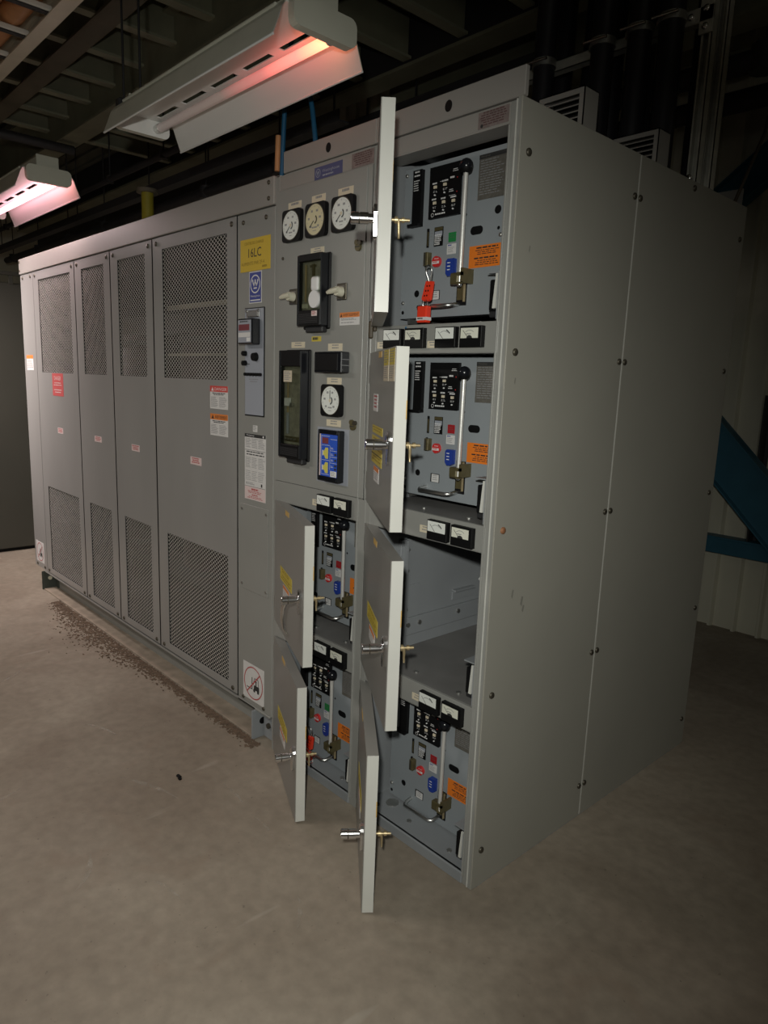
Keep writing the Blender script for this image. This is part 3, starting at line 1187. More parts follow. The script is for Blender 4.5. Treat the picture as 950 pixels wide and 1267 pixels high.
def door(cab, off, hx, z0, z1, ang, lever, kind):
    """pan door, hinged at its left edge, swung open by ang"""
    W, H, T = .535, z1 - z0, .036
    b = MB()
    s = .0025
    b.box(0, W, 0, s, 0, H, 'paint_door')
    b.box(0, s, s, T, 0, H, 'paint_door')
    b.box(W - s, W, s, T, 0, H, 'edge_light')  # free edge paler than the door, light painted into its colour
    b.box(s, W - s, s, T, 0, s, 'paint_door')
    b.box(s, W - s, s, T, H - s, H, 'paint_door')
    for (xa, xb, za, zb) in ((s, .03, s, H - s), (W - .03, W - s, s, H - s), (.03, W - .03, s, .03), (.03, W - .03, H - .03, H - s)):
        b.box(xa, xb, T - s, T, za, zb, 'paint_door')
    b.box(.08, W - .08, s, .016, H * .5 - .03, H * .5 + .03, 'paint_door')
    d = b.build('door', cab, (hx - off[0], -off[1], z0 - off[2]), -math.radians(ang))
    handle(d, lever)
    latch(d)
    for z in (.07, H - .07):
        b = MB()
        b.cyl((.0, .006, z - .03), (.0, .006, z + .03), .007, 'zinc', 10)
        b.build('hinge', d)
    b = MB()
    b.box(W, W + .0010, .0335 if kind != 'top' else .0355, .0362, H * .62, H * .62 + .05, 'tan_tag')
    b.build('edge_sticker', d)
    if kind != 'top':
        b = MB()
        b.plate(.215, .280, H - .022, H - .004, 0, 'tan_tag')
        b.build('door_tag', d)
        # yellow instruction label and orange-headed warning label
        b = MB()
        if kind == 'papers':
            b.plate(.126, .349, .246, .270, 0, 'yellow_label')
            b.bars(.135, .34, .250, .266, -.001, 2, 'yellow_ink', .4, True, 2)
            b.plate(.124, .352, .152, .238, 0, 'yellow_label')
            b.rect(.124, .352, .180, .183, -.001, 'ink')
            b.bars(.14, .335, .19, .232, -.001, 4, 'yellow_ink', .4, True, 3)
            b.bars(.14, .335, .156, .176, -.001, 2, 'yellow_ink', .4, True, 4)
        else:
            b.plate(.128, .346, .212, .265, 0, 'yellow_label')
            b.rect(.128, .346, .2395, .2410, -.001, 'yellow_ink')
            b.bars(.14, .33, .245, .261, -.001, 2, 'yellow_ink', .5, True, 3)
            b.bars(.14, .33, .216, .236, -.001, 2, 'yellow_ink', .5, True, 4)
        b.build('yellow_label', d)
        b = MB()
        za, zb = (.098, .144) if kind == 'papers' else (.158, .203)
        b.plate(.186, .301, za, zb, 0, 'paper')
        b.rect(.186, .301, zb - .014, zb, -.001, 'warn_orange')
        b.bars(.195, .292, za + .004, zb - .018, -.001, 4, 'ink_grey', .4, False, 5)
        b.build('warning_label', d)
    if kind == 'papers':
        b = MB()
        for xa, xb, s_ in ((.333, .424, 1), (.438, .530, 2)):
            b.plate(xa, xb, .408, .495, 0, 'cream_dark')
            b.rect(xa, xb, .452, .495, -.001, 'yellow_label')
            b.bars(xa + .008, xb - .008, .456, .489, -.0012, 5, 'ink_grey', .4, False, s_)
            b.bars(xa + .008, xb - .008, .413, .447, -.0012, 6, 'ink_grey', .35, False, s_ + 4)
        b.build('instruction_sheet', d)
        b = MB()
        b.plate(.129, .226, .314, .368, 0, 'paper')
        b.bars(.138, .217, .32, .363, -.001, 4, 'ink_red', .5, True, 5)
        b.build('small_label', d)
    return d


def cabinet(name, label, x0, x1, doors, left):
    """One column. x0,x1 outer; cells are the door openings."""
    cab = thing(name, label, 'cabinet', ((x0 + x1) / 2, .75, 0))
    O = cab.location
    li, ri = x0 + .027, x1 - .042                # clear opening
    b = MB(O)
    b.box(x0 + .001, x0 + .008, .02, 1.49, .0, 2.335, 'paint_inner')
    b.box(x1 - .008, x1 - .001, .02, 1.49, .0, 2.335, 'paint_inner')
    b.box(li - .012, li, .004, 1.0, .0, 2.30, 'paint_inner')
    b.box(ri, ri + .012, .004, 1.0, .0, 2.30, 'paint_inner')
    b.box(li, ri, 1.0, 1.01, 0, 2.30, 'paint_inner')
    b.box(x0 + .001, x1 - .008, .02, 1.489, 2.332, 2.34, 'paint')
    b.box(x0 + .001, x1 - .008, 1.49, 1.5, 0, 2.338, 'paint')
    b.box(x0 + .02, x1 - .02, 1.494, 1.50, 2.34, 2.415, 'fascia_paint')
    b.build('housing', cab)
    b = MB(O)                                     # front uprights
    b.box(x0, li, .002, .03, 0, 2.338, 'paint', bev=.002)
    b.box(ri, x1 - (.001 if not left else .0), .002, .03, 0, 2.338, 'paint', bev=.0015)
    b.box(ri, ri + .006, -.004, .02, .03, 2.28, 'paint', bev=.001)
    b.build('front_frame', cab)
    # header and fascia
    b = MB(O)
    b.box(li, ri, .002, .014, 2.287, 2.338, 'fascia_paint', bev=.001)
    b.box(li, ri, .002, .076, 2.283, 2.287, 'fascia_paint')
    hd = b.build('header', cab)
    b = MB(O)
    if left:
        xa, xb = -1.083, x1
    else:
        xa, xb = x0, .006
    b.box(xa, xb, -.004, .012, 2.341, 2.415, 'fascia_paint', bev=.002)
    fa = b.build('fascia_panel', cab)
    b = MB(O)
    hxx = -.815 if left else -.262
    b.disc(hxx, 2.377, .014, -.0045, 'black', 20, .016)
    b.build('knockout_hole', fa)
    # shelves (cell floors)
    for z in (S1, S2, S3, SB):
        b = MB(O)
        b.box(li, ri, .012, 1.0, z - .006, z - .001, 'tray_grey')
        if z == SB:
            b.box(li, ri, -.002, .014, .0, z, 'paint_inner', bev=.003)
            b.box(li, ri, .004, .28, z - .006, z, 'paint_inner')
            b.cyl((li + .08, .09, z), (li + .08, .09, z + .004), .024, 'zinc', 18)
            b.cyl((li + .05, .04, z), (li + .05, .04, z + .004), .010, 'bolt_dark', 10)
        b.cyl((li + .20, .06, z - .001), (li + .20, .06, z + .004), .009, 'zinc', 12)
        b.cyl((ri - .10, .05, z - .001), (ri - .10, .05, z + .004), .009, 'zinc', 12)
        b.build('cell_floor' if z > .1 else 'sill', cab)
    return cab, O, li, ri


def strip(cab, O, li, ri, z, n4):
    zt, zb = z - .001, z - .083 - (.006 if n4 else 0)
    b = MB(O)
    b.box(li, ri + .007, 0, .012, zb, zt, 'paint', bev=.0015)
    b.box(li, ri + .007, .0, .05, zb, zb + .002, 'paint')
    s = b.build('meter_strip', cab)
    cx = ri + .042
    z0, z1 = z - .075, z - .013
    if n4:
        for k, x in enumerate((-.491, -.392, -.261, -.162)):
            meter(O, s, x, z0 + .002, z1, .082, k % 2 == 1)
        legend(O, s, -.306, -.263, z0 + .002, z0 + .023, 0, 2, seed=2)
        legend(O, s, -.535, -.496, z0 + .002, z0 + .023, 0, 2, seed=3)
    else:
        for k, x in enumerate((-.255, -.155)):
            meter(O, s, cx + x, z0, z1, .084, k == 1)
        legend(O, s, cx - .301, cx - .258, z0 + .012, z0 + .035, 0, 2, seed=4)
    return s


def cell_fittings(cab, O, li, ri, z, full):
    """left wall slide rail and right stop bracket of one cell"""
    b = MB(O)
    b.box(li, li + .014, .17, .95, z + .045, z + .113, 'paint_inner', bev=.002)
    b.box(li, li + .008, .17, .95, z, z + .045, 'paint_inner')
    for y in (.196, .257, .48):
        b.cyl((li + .014, y, z + .088), (li + .020, y, z + .088), .009, 'zinc', 10)
    b.build('slide_rail', cab)
    b = MB(O)
    b.box(ri - .006, ri - .002, .0, .11, z + .004, z + .135, 'paint_inner', bev=.001)
    b.box(ri - .060, ri - .002, .02, .11, z + .132, z + .136, 'paint_inner')
    b.box(ri - .050, ri - .028, .02, .045, z + .03, z + .115, 'black', bev=.003)
    b.prism([(ri - .030, z + .035), (ri - .020, z + .035), (ri - .016, z + .13), (ri - .023, z + .13)], 'y', .012, .018, 'edge_light')
    b.box(ri - .055, ri - .01, .03, .06, z + .012, z + .03, 'black_soft', bev=.003)
    b.build('rail_stop', cab)
    if full:
        b = MB(O)
        b.box(li, li + .006, .198, .262, z + .113, z + .24, 'paint_inner', bev=.001)
        b.build('wall_bracket', cab)
        b = MB(O)
        b.box(li, li + .02, .455, .575, z + .170, z + .178, 'paint_inner')
        b.box(li, li + .005, .455, .575, z + .135, z + .172, 'paint_inner')
        b.build('wall_bracket', cab)
        b = MB(O)
        b.box(li, li + .010, .150, .205, z + .01, z + .42, 'paint_inner', bev=.002)
        b.box(li + .010, li + .030, .165, .172, z + .01, z + .42, 'paint_inner')
        for zz in (.15, .30, .38):
            b.cyl((li + .010, .185, z + zz), (li + .016, .185, z + zz), .007, 'zinc', 8)
        b.build('wall_bracket', cab)
        b = MB(O)
        b.tube([(li + .012, .62, z + .28), (li + .03, .615, z + .23), (li + .015, .60, z + .20), (li + .03, .63, z + .17), (li + .02, .62, z + .15)], .003, 'white', 6)
        b.tube([(li + .012, .65, z + .27), (li + .04, .64, z + .2), (li + .02, .66, z + .17)], .003, 'white', 6)
        b.build('wire_loop', cab)


# right-hand cabinet ---------------------------------------------------------
cabR, OR, liR, riR = cabinet('breaker_cabinet', 'grey breaker cabinet at the right end with four open doors and tall side panels', -.572, 0.0, None, False)
for z, n4 in ((S1, True), (S2, False), (S3, False)):
    strip(cabR, OR, liR, riR, z, n4)
for k, (z, _) in enumerate(CELLS):
    cell_fittings(cabR, OR, liR, riR, z, k == 2)
# side panels
for y0, y1 in ((-.002, .628), (.634, 1.506)):
    b = MB(OR)
    b.box(-.006, 0, y0, y1, .002, 2.342, 'paint_side', bev=.0012, seg=1)
    if y0 < 0:
        b.box(-.016, -.0005, -.0015, .004, .002, 2.342, 'paint', bev=.001)
    if y0 < 0:
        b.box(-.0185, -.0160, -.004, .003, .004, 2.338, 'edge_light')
    p = b.build('side_panel', cabR)
    for y in ((.036, .609) if y0 < 0 else (.645, 1.466)):
        for z in (.13, .66, 1.178, 1.69, 2.212):
            m = 'bolt_rust' if (y < .1 and z == 1.178) else 'bolt_dark'
            bolt(p, (-OR.x, y - OR.y, z), .0105, m, '+x', .007)
    if y0 > 0:
        bolt(p, (-OR.x, 1.022 - OR.y, 2.318), .0105, 'bolt_dark', '+x', .007)
        b = MB(OR)
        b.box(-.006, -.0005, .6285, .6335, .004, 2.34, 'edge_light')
        b.build('seam_filler', p)
    else:
        for (y, z, l, w) in ((.105, .985, .03, .007), (.155, .955, .035, .009), (.165, .925, .025, .008), (.045, 1.62, .02, .005), (.07, 1.98, .02, .004)):
            b = MB(OR)
            b.face([(.0004, y, z), (.0004, y + w, z - l * .1), (.0004, y + w * .4, z - l), (.0004, y - w * .6, z - l * .7)], 'scuff_grey')
            b.build('scuff_mark', p)
# header label
b = MB(OR)
b.plate(-.152, -.046, 2.290, 2.333, .002, 'plate_pink')
b.bars(-.145, -.052, 2.294, 2.331, .0008, 6, 'ink_maroon', .45, True, 4)
b.disc(-.138, 2.297, .005, .0006, 'ink', 12)
b.build('danger_plate', cabR)
door(cabR, OR, -.570, 1.772, 2.282, 40.85, False, 'top')
door(cabR, OR, -.570, 1.189, 1.688, 34.4, False, 'papers')
door(cabR, OR, -.570, .599, 1.107, 33.4, False, 'plain')
door(cabR, OR, -.570, .004, .522, 38.7, False, 'plain')

# left-hand cabinet ----------------------------------------------------------
cabL, OL, liL, riL = cabinet('breaker_cabinet', 'grey breaker cabinet with a closed instrument door of dials, two open doors below', -1.14, -.572, None, True)
for z in (S2, S3):
    strip(cabL, OL, liL, riL, z, False)
for z, _ in CELLS[2:]:
    cell_fittings(cabL, OL, liL, riL, z, False)
door(cabL, OL, -1.125, .601, 1.108, 23.6, True, 'plain')
door(cabL, OL, -1.125, .007, .526, 25.5, False, 'plain')
b = MB(OL)
b.box(-1.083, -.60, .001, .012, 2.287, 2.338, 'fascia_paint')
b.plate(-.897, -.742, 2.285, 2.326, .001, 'plate_blue')
w_logo(b, -.876, 2.306, .014, -.0004, 'sandwich_grey')
b.text('Westinghouse', -.852, -.758, 2.301, 2.314, -.0004, 'sandwich_grey')
b.bars(-.85, -.77, 2.290, 2.297, -.0004, 1, 'sandwich_grey', .7)
b.build('logo_plate', cabL)
b = MB(OL)
b.plate(-.693, -.582, 2.286, 2.332, .001, 'plate_pink')
b.bars(-.685, -.59, 2.290, 2.330, -.0004, 6, 'ink_maroon', .45, True, 4)
b.build('danger_plate', cabL)

# instrument door
b = MB(OL)
b.box(-1.125, -.580, 0, .004, 1.187, 2.284, 'paint', bev=.0015)
b.box(-.584, -.580, .0, .03, 1.187, 2.284, 'paint')
b.box(-1.125, -.580, .0, .03, 1.187, 1.190, 'paint')
b.box(-.600, -.584, -.0015, .0, 1.19, 2.28, 'paint', bev=.0007)
idoor = b.build('instrument_door', cabL)
for x, z in ((-.643, 2.035), (-.645, 1.438)):
    b = MB(OL)
    b.cyl((x, 0, z), (x, -.008, z), .014, 'olive', 14)
    b.cyl((x - .006, 0, z + .014), (x - .006, -.010, z + .014), .009, 'olive', 12)
    b.cyl((x + .010, 0, z + .012), (x + .010, -.010, z + .012), .008, 'bolt_dark', 12)
    b.line(x - .012, z, x + .012, z, .003, -.0085, 'ink')
    b.build('door_fastener', cabL)
b = MB(OL)
b.cyl((-1.085, 0, 2.04), (-1.085, -.003, 2.04), .006, 'bolt_dark', 12)
b.build('plug_hole', cabL)


def gauge(x0, x1, z0, z1, face, seed, zero=False):
    w = x1 - x0
    cx, cz, r = (x0 + x1) / 2, (z0 + z1) / 2, w * .44
    b = MB(OL)
    pts = []
    q = w * .12
    for (px, pz, a0) in ((x1 - q, z1 - q, 0), (x0 + q, z1 - q, 90), (x0 + q, z0 + q, 180), (x1 - q, z0 + q, 270)):
        for j in range(6):
            a = math.radians(a0 + j * 18)
            pts.append((px + q * math.cos(a), pz + q * math.sin(a)))
    b.prism(pts, 'y', 0, -.016, 'black')
    b.ring(cx, cz, r, r * 1.06, -.0175, 'bolt_dark', 40)
    for k in range(40):        # bezel wall
        a, c = 2 * PI * k / 40, 2 * PI * (k + 1) / 40
        b.face([(cx + r * 1.06 * math.cos(a), -.0175, cz + r * 1.06 * math.sin(a)), (cx + r * 1.06 * math.cos(c), -.0175, cz + r * 1.06 * math.sin(c)),
                (cx + r * 1.06 * math.cos(c), -.0155, cz + r * 1.06 * math.sin(c)), (cx + r * 1.06 * math.cos(a), -.0155, cz + r * 1.06 * math.sin(a))], 'bolt_dark')
    g = b.build('gauge', cabL)
    b = MB(OL)
    y = -.0172
    b.disc(cx, cz, r, y, face, 40)
    for k in range(41):
        a = math.radians(225 - 270 * k / 40 + (0 if not zero else 0))
        L = .84 if k % 5 else .80
        b.line(cx + r * L * math.cos(a), cz + r * L * math.sin(a), cx + r * .92 * math.cos(a), cz + r * .92 * math.sin(a), r * (.012 if k % 5 else .03), y - .0003, 'ink_grey')
    for k in range(6):
        a = math.radians(225 - 270 * k / 5)
        b.bars(cx + r * .62 * math.cos(a) - r * .13, cx + r * .62 * math.cos(a) + r * .13, cz + r * .62 * math.sin(a) - r * .08, cz + r * .62 * math.sin(a) + r * .08, y - .0003, 1, 'ink_grey', .9, False, k + seed)
    b.bars(cx - r * .28, cx + r * .28, cz - r * .60, cz - r * .46, y - .0003, 1, 'ink_grey', .7, True, seed)
    b.bars(cx - r * .2, cx + r * .2, cz - r * .76, cz - r * .70, y - .0003, 1, 'ink_grey', .7, True, seed)
    b.build('dial', g)
    b = MB(OL)
    a = math.radians(90 if zero else 222)
    b.line(cx - r * .12 * math.cos(a), cz - r * .12 * math.sin(a), cx + r * .72 * math.cos(a), cz + r * .72 * math.sin(a), r * .07, y - .0012, 'ink')
    b.ring(cx, cz, r * .20, r * .30, y - .0012, 'ink', 12, math.radians(-80), math.radians(60))
    b.disc(cx, cz, r * .12, y - .0015, 'cream', 14)
    b.build('needle', g)
    return g


gauge(-1.071, -.958, 2.092, 2.204, 'dial', 1)
gauge(-.928, -.811, 2.092, 2.206, 'dial_yellow', 2)
gauge(-.778, -.663, 2.092, 2.206, 'dial', 3)
gauge(-.816, -.703, 1.466, 1.579, 'dial', 4, True)
for q in ((-1.052, -.972, 2.209, 2.232), (-.908, -.830, 2.210, 2.234), (-.759, -.680, 2.209, 2.234), (-.910, -.832, 2.036, 2.058), (-1.022, -.938, 1.709, 1.731), (-.797, -.718, 1.697, 1.722),
          (-.799, -.718, 1.580, 1.603), (-.797, -.716, 1.430, 1.454)):
    legend(OL, cabL, *q, 0, 1 if q[2] > 2.1 else 2, 'cream', seed=int(-q[0] * 100))
b = MB(OL)
b.plate(-.896, -.840, 1.731, 1.749, 0, 'yellow_label')
b.bars(-.89, -.846, 1.734, 1.746, -.001, 1, 'ink', .8, False, 3)
b.build('yellow_tag', cabL)
b = MB(OL)
b.plate(-.736, -.630, 1.783, 1.826, 0, 'paper')
b.rect(-.736, -.630, 1.809, 1.826, -.001, 'warn_orange')
b.face([(-.732, -.0013, 1.811), (-.722, -.0013, 1.811), (-.727, -.0013, 1.823)], 'ink')
b.text('AVERTISSEMENT', -.718, -.635, 1.813, 1.822, -.0013, 'ink')
b.bars(-.728, -.64, 1.798, 1.806, -.0012, 2, 'ink_grey', .5, False, 4)
b.bars(-.728, -.65, 1.788, 1.793, -.0012, 1, 'ink_grey', .5, False, 5)
b.build('warning_label', cabL)


def relay(x0, x1, z0, z1, d, gz0, gz1, mech):
    b = MB(OL)
    fr = .012
    # deep open-fronted case with a window
    b.box(x0, x0 + fr, -d, 0, z0, z1, 'black_gloss', bev=.003)
    b.box(x1 - fr * .5, x1, -d, 0, z0, z1, 'black_gloss', bev=.003)
    b.box(x0 + fr, x1 - fr * .5, -d, 0, gz1, z1, 'black', bev=.002)
    b.box(x0 + fr, x1 - fr * .5, -d, 0, z0, gz0, 'black', bev=.002)
    b.box(x0 - .004, x1 + .008, -.010, 0, z0 - .010, z1 + .004, 'black', bev=.004)
    b.box(x0 + .03, x1 - .01, -d * .6, 0, z0 - .022, z0, 'black_soft', bev=.004)
    for k in range(6):
        zz = z0 + .010 + k * (gz0 - z0 - .02) / 6
        b.box(x0 + fr + .004, x1 - .015, -d - .001, -d, zz, zz + .003, 'black_soft')
    r = b.build('protective_relay', cabL)
    b = MB(OL)
    b.box(x0 + fr, x1 - fr * .5, -.008, -.004, gz0, gz1, 'relay_back')
    if mech == 1:
        b.box(x0 + .035, x0 + .040, -.016, -.01, gz0 + .03, gz1 - .01, 'brass')
        b.cyl((x1 - .035, -.008, gz0 + .035), (x1 - .035, -.030, gz0 + .035), .030, 'white', 24)
        b.box(x1 - .062, x1 - .012, -.028, -.008, gz0 + .062, gz0 + .115, 'white', bev=.012, seg=3)
        b.box(x0 + .025, x0 + .045, -.02, -.008, gz0 + .008, gz0 + .022, 'ceramic')
        b.box(x0 + .075, x0 + .085, -.015, -.008, gz1 - .05, gz1 - .01, 'olive')
        b.rect(x0 + .055, x0 + .095, gz1 - .02, gz1 - .012, -.0095, 'olive')
    else:
        b.box(x0 + .040, x0 + .045, -.016, -.01, gz0 + .05, gz1 - .03, 'brass')
        b.box(x0 + .028, x0 + .058, -.02, -.01, gz0 + .145, gz0 + .175, 'white')
        b.cyl((x0 + .07, -.01, gz0 + .15), (x0 + .07, -.02, gz0 + .15), .008, 'steel', 12)
        b.box(x0 + .040, x0 + .046, -.018, -.01, gz0 + .04, gz0 + .12, 'sandwich_grey')
        b.rect(x0 + .02, x1 - .02, gz0 + .01, gz0 + .03, -.009, 'olive')
        for k in range(4):
            b.cyl((x0 + .03 + k * .02, -.01, gz0 + .02), (x0 + .03 + k * .02, -.02, gz0 + .02), .004, 'steel', 8)
    b.build('mechanism', r, (0, -.017, 0))
    b = MB(OL)
    b.box(x0 + fr, x1 - fr * .5, -d + .002, -d + .004, gz0, gz1, 'glass')
    b.build('glass', r)
    b = MB(OL)
    if mech == 1:
        b.plate(x1 - .05, x1 - .018, gz0 - .022, gz0 - .004, -d - .0005, 'paper_pink')
        b.bars(x1 - .046, x1 - .022, gz0 - .019, gz0 - .006, -d - .0018, 3, 'ink_red', .5)
    else:
        b.plate(x0 + .035, x0 + .088, gz1 - .058, gz1 - .016, -d, 'cream_dark')
        b.bars(x0 + .039, x0 + .084, gz1 - .054, gz1 - .020, -d - .0013, 5, 'ink_grey', .45)
    b.build('relay_sticker', r)


relay(-.935, -.793, 1.783, 2.030, .043, 1.838, 2.006, 1)
relay(-1.043, -.900, 1.296, 1.698, .045, 1.347, 1.640, 2)
# black rectangular relay
b = MB(OL)
b.box(-.830, -.676, -.038, 0, 1.620, 1.692, 'black_gloss', bev=.003)
b.box(-.823, -.695, -.0395, -.037, 1.626, 1.686, 'black', bev=.002)
b.cyl((-.838, -.02, 1.655), (-.825, -.02, 1.655), .009, 'black', 12)
for z in (1.645, 1.665):
    b.box(-.6755, -.675, -.036, -.004, z, z + .002, 'ink_grey')
b.build('auxiliary_relay', cabL)
# control switches
for x, z in ((-1.010, 1.900), (-.725, 1.900)):
    b = MB(OL)
    b.box(x - .026, x + .026, -.006, 0, z - .032, z + .024, 'bolt_dark', bev=.002)
    b.box(x - .018, x + .018, -.007, -.005, z + .008, z + .016, 'nameplate_grey')
    b.bars(x - .02, x + .02, z - .032, z - .027, -.0065, 1, 'ink', .9)
    s = b.build('control_switch', cabL)
    b = MB(OL)
    b.cyl((x, -.005, z - .004), (x, -.030, z - .004), .018, 'ceramic', 20, .015)
    b.tube([(x + .014, -.030, z), (x - .02, -.034, z - .004), (x - .040, -.036, z - .008)], [.010, .010, .006], 'ceramic', 10)
    b.build('switch_handle', s)
# blue electronic relay
b = MB(OL)
b.plate(-.850, -.668, 1.222, 1.424, 0, 'sandwich_grey', .001)
b.build('adapter_plate', cabL)
b = MB(OL)
b.box(-.812, -.803, -.030, -.001, 1.232, 1.418, 'black_gloss', bev=.003)
b.box(-.699, -.690, -.030, -.001, 1.232, 1.418, 'black_gloss', bev=.003)
b.box(-.803, -.699, -.030, -.001, 1.402, 1.418, 'black_gloss', bev=.003)
b.box(-.803, -.699, -.030, -.001, 1.232, 1.250, 'black_gloss', bev=.003)
r = b.build('motor_relay', cabL)
b = MB(OL)
y = -.026
b.box(-.804, -.698, y, -.001, 1.249, 1.403, 'relay_blue')
y -= .0004
b.rect(-.803, -.796, 1.250, 1.402, y, 'paper_pink')
b.rect(-.788, -.752, 1.368, 1.390, y, 'display_red')
for (xa, xb, za, zb) in ((-.792, -.744, 1.362, 1.3632), (-.792, -.744, 1.395, 1.3962), (-.792, -.7908, 1.256, 1.395), (-.742, -.7408, 1.275, 1.362), (-.742, -.702, 1.344, 1.3452), (-.742, -.702, 1.322, 1.3232), (-.742, -.702, 1.300, 1.3012), (-.792, -.744, 1.308, 1.3092), (-.792, -.744, 1.256, 1.2572), (-.740, -.702, 1.385, 1.3862)):
    b.rect(xa, xb, za, zb, y, 'ink_white')
for zc in (1.334, 1.281):
    b.face([(-.782, y, zc - .006), (-.774, y, zc - .010), (-.768, y, zc - .020), (-.752, y, zc - .020), (-.752, y, zc + .020), (-.768, y, zc + .020), (-.774, y, zc + .010), (-.782, y, zc + .006)], 'relay_yellow')
    b.rect(-.786, -.781, zc - .010, zc + .010, y - .0002, 'white')
for z in (1.333, 1.312, 1.292, 1.280):
    b.rect(-.716, -.704, z - .004, z + .003, y - .0003, 'ink')
for z in (1.352, 1.330, 1.309, 1.286):
    b.bars(-.737, -.720, z - .004, z + .004, y - .0003, 2, 'ink_white', .4)
b.rect(-.738, -.702, 1.251, 1.272, y - .0003, 'white')
b.bars(-.735, -.706, 1.253, 1.270, y - .0006, 4, 'ink_grey', .4)
b.build('keypad_face', r)

# ------------------------------------------------------------------ circuit breakers


def breaker(label, cx, y, z0, green, locked):
    t = thing('circuit_breaker', label, 'circuit breaker', (cx, y, z0), 'draw-out circuit breakers')
    P = lambda: MB((0, 0, 0))
    b = P()
    b.box(-.516, -.090, 0, .003, 0, .465, 'paint_breaker', bev=.001)
    b.box(-.516, -.513, .003, .03, 0, .465, 'paint_breaker')
    b.box(-.093, -.090, .003, .03, 0, .465, 'paint_breaker')
    b.box(-.516, -.090, .003, .05, 0, .004, 'paint_breaker')
    b.box(-.508, -.098, .05, .48, .01, .44, 'interior_dark')
    for x, z, r in ((-.126, .291, .012), (-.441, .077, .011), (-.247, .293, .004), (-.12, .24, .005), (-.503, .02, .006)):
        b.disc(x, z, r, -.0012, 'black', 16)
    # oval hole
    b.face([(-.190 + .012 * math.cos(a), -.0012, .243 + .012 * math.sin(a)) for a in [-PI / 2 + PI * k / 8 for k in range(9)]] +
           [(-.214 + .012 * math.cos(a), -.0012, .243 + .012 * math.sin(a)) for a in [PI / 2 + PI * k / 8 for k in range(9)]], 'black')
    b.build('front_plate', t)
    for x, z in ((-.505, .445), (-.10, .43), (-.502, .05), (-.11, .22)):
        bolt(t, (x, -.001, z), .006, 'zinc')
    b = P()
    b.box(-.466, -.428, -.014, 0, .288, .451, 'black')
    b.box(-.476, -.428, -.024, 0, .282, .290, 'black')
    b.bars(-.461, -.434, .425, .447, -.0144, 2, 'ink_white', .4, True, 1)
    b.bars(-.461, -.436, .385, .420, -.0144, 5, 'ink_white', .4, False, 2)
    b.build('label_holder', t)
    b = P()
    b.box(-.394, -.270, -.012, 0, .297, .447, 'black')
    y_ = -.0124
    for (x, z, s) in ((-.368, .386, 1), (-.328, .388, 2), (-.368, .340, 3), (-.330, .338, 4), (-.290, .336, 5)):
        b.bars(x - .013, x + .012, z + .010, z + .015, y_, 1, 'ink_white', .9, False, s)
        b.bars(x - .008, x + .010, z - .016, z - .009, y_, 2, 'ink_white', .4, False, s)
    b.rect(-.350, -.330, .4005, .4015, y_, 'ink_white')
    b.rect(-.310, -.285, .3535, .3545, y_, 'ink_white')
    b.bars(-.308, -.285, .402, .408, y_, 1, 'ink_white', .9)
    b.bars(-.300, -.276, .418, .428, y_, 2, 'ink_white', .4, True)
    b.bars(-.312, -.292, .362, .372, y_, 2, 'ink_white', .45, True)
    b.ring(-.376, .307, .0045, .006, y_, 'ink_white', 16)
    b.bars(-.365, -.318, .305, .310, y_, 1, 'ink_white', .9, False, 6)
    b.disc(-.279, .402, .002, y_, 'red', 8)
    b.disc(-.279, .362, .002, y_, 'red', 8)
    tu = b.build('trip_unit', t)
    b = P()
    for (x, z) in ((-.368, .386), (-.328, .388), (-.368, .340), (-.330, .338), (-.290, .336)):
        b = P()
        b.box(x - .005, x + .006, -.016, -.012, z - .003, z + .005, 'cream')
        b.cyl((x, -.012, z - .022), (x, -.016, z - .022), .0024, 'white', 8)
        b.box(x - .001, x + .001, -.0135, -.012, z - .022, z, 'black')
        b.build('setting_dial', tu)
    b = P()
    b.plate(-.206, -.104, .326, .450, 0, 'nameplate_grey', .001)
    b.rect(-.206, -.104, .438, .450, -.0014, 'ink')
    b.text('Westinghouse', -.200, -.165, .4405, .447, -.0017, 'nameplate_grey')
    b.bars(-.200, -.110, .335, .434, -.0014, 14, 'ink_grey', .3, False, 3)
    b.build('nameplate', t)
    # charging handle
    b = P()
    b.tube([(-.217, -.045, .410), (-.224, -.040, .092)], .0072, 'rod_steel', 12)
    b.ball((-.224, -.040, .086), .008, 'steel', 12)
    h = b.build('charging_handle', t)
    b = P()
    b.tube([(-.217, -.045, .395), (-.217, -.045, .399), (-.217, -.045, .407)], [.010, .016, .019], 'black', 16)
    b.ball((-.217, -.045, .415), .0205, 'black_gloss', 20)
    b.build('knob', h)
    b = P()
    b.box(-.266, -.228, -.004, .002, .030, .136, 'black')
    b.box(-.262, -.232, -.006, -.003, .046, .136, 'olive')
    b.box(-.233, -.230, -.012, -.003, .040, .134, 'brass')
    b.box(-.255, -.222, -.052, -.026, .086, .120, 'olive', bev=.004)
    b.box(-.226, -.205, -.052, -.046, .110, .120, 'olive')
    b.box(-.226, -.205, -.052, -.046, .086, .092, 'olive')
    b.box(-.212, -.205, -.052, 0, .090, .132, 'olive')
    b.build('handle_bracket', t)
    b = P()
    b.plate(-.374, -.337, .215, .272, 0, 'black', .002)
    b.rect(-.373, -.338, .261, .271, -.0024, 'olive')
    b.rect(-.371, -.339, .245, .259, -.0024, 'sandwich_grey')
    b.bars(-.371, -.340, .217, .250, -.0027, 6, 'ink_white', .62, False, 6)
    b.box(-.406, -.397, -.002, 0, .215, .272, 'black')
    b.box(-.402, -.398, -.003, -.001, .220, .262, 'olive')
    b.bars(-.393, -.380, .230, .268, -.0003, 4, 'ink_grey', .4)
    b.build('spring_indicator', t)
    b = P()
    b.plate(-.313, -.283, .2215, .2495, 0, 'flag_green' if green else 'flag_red', .0015)
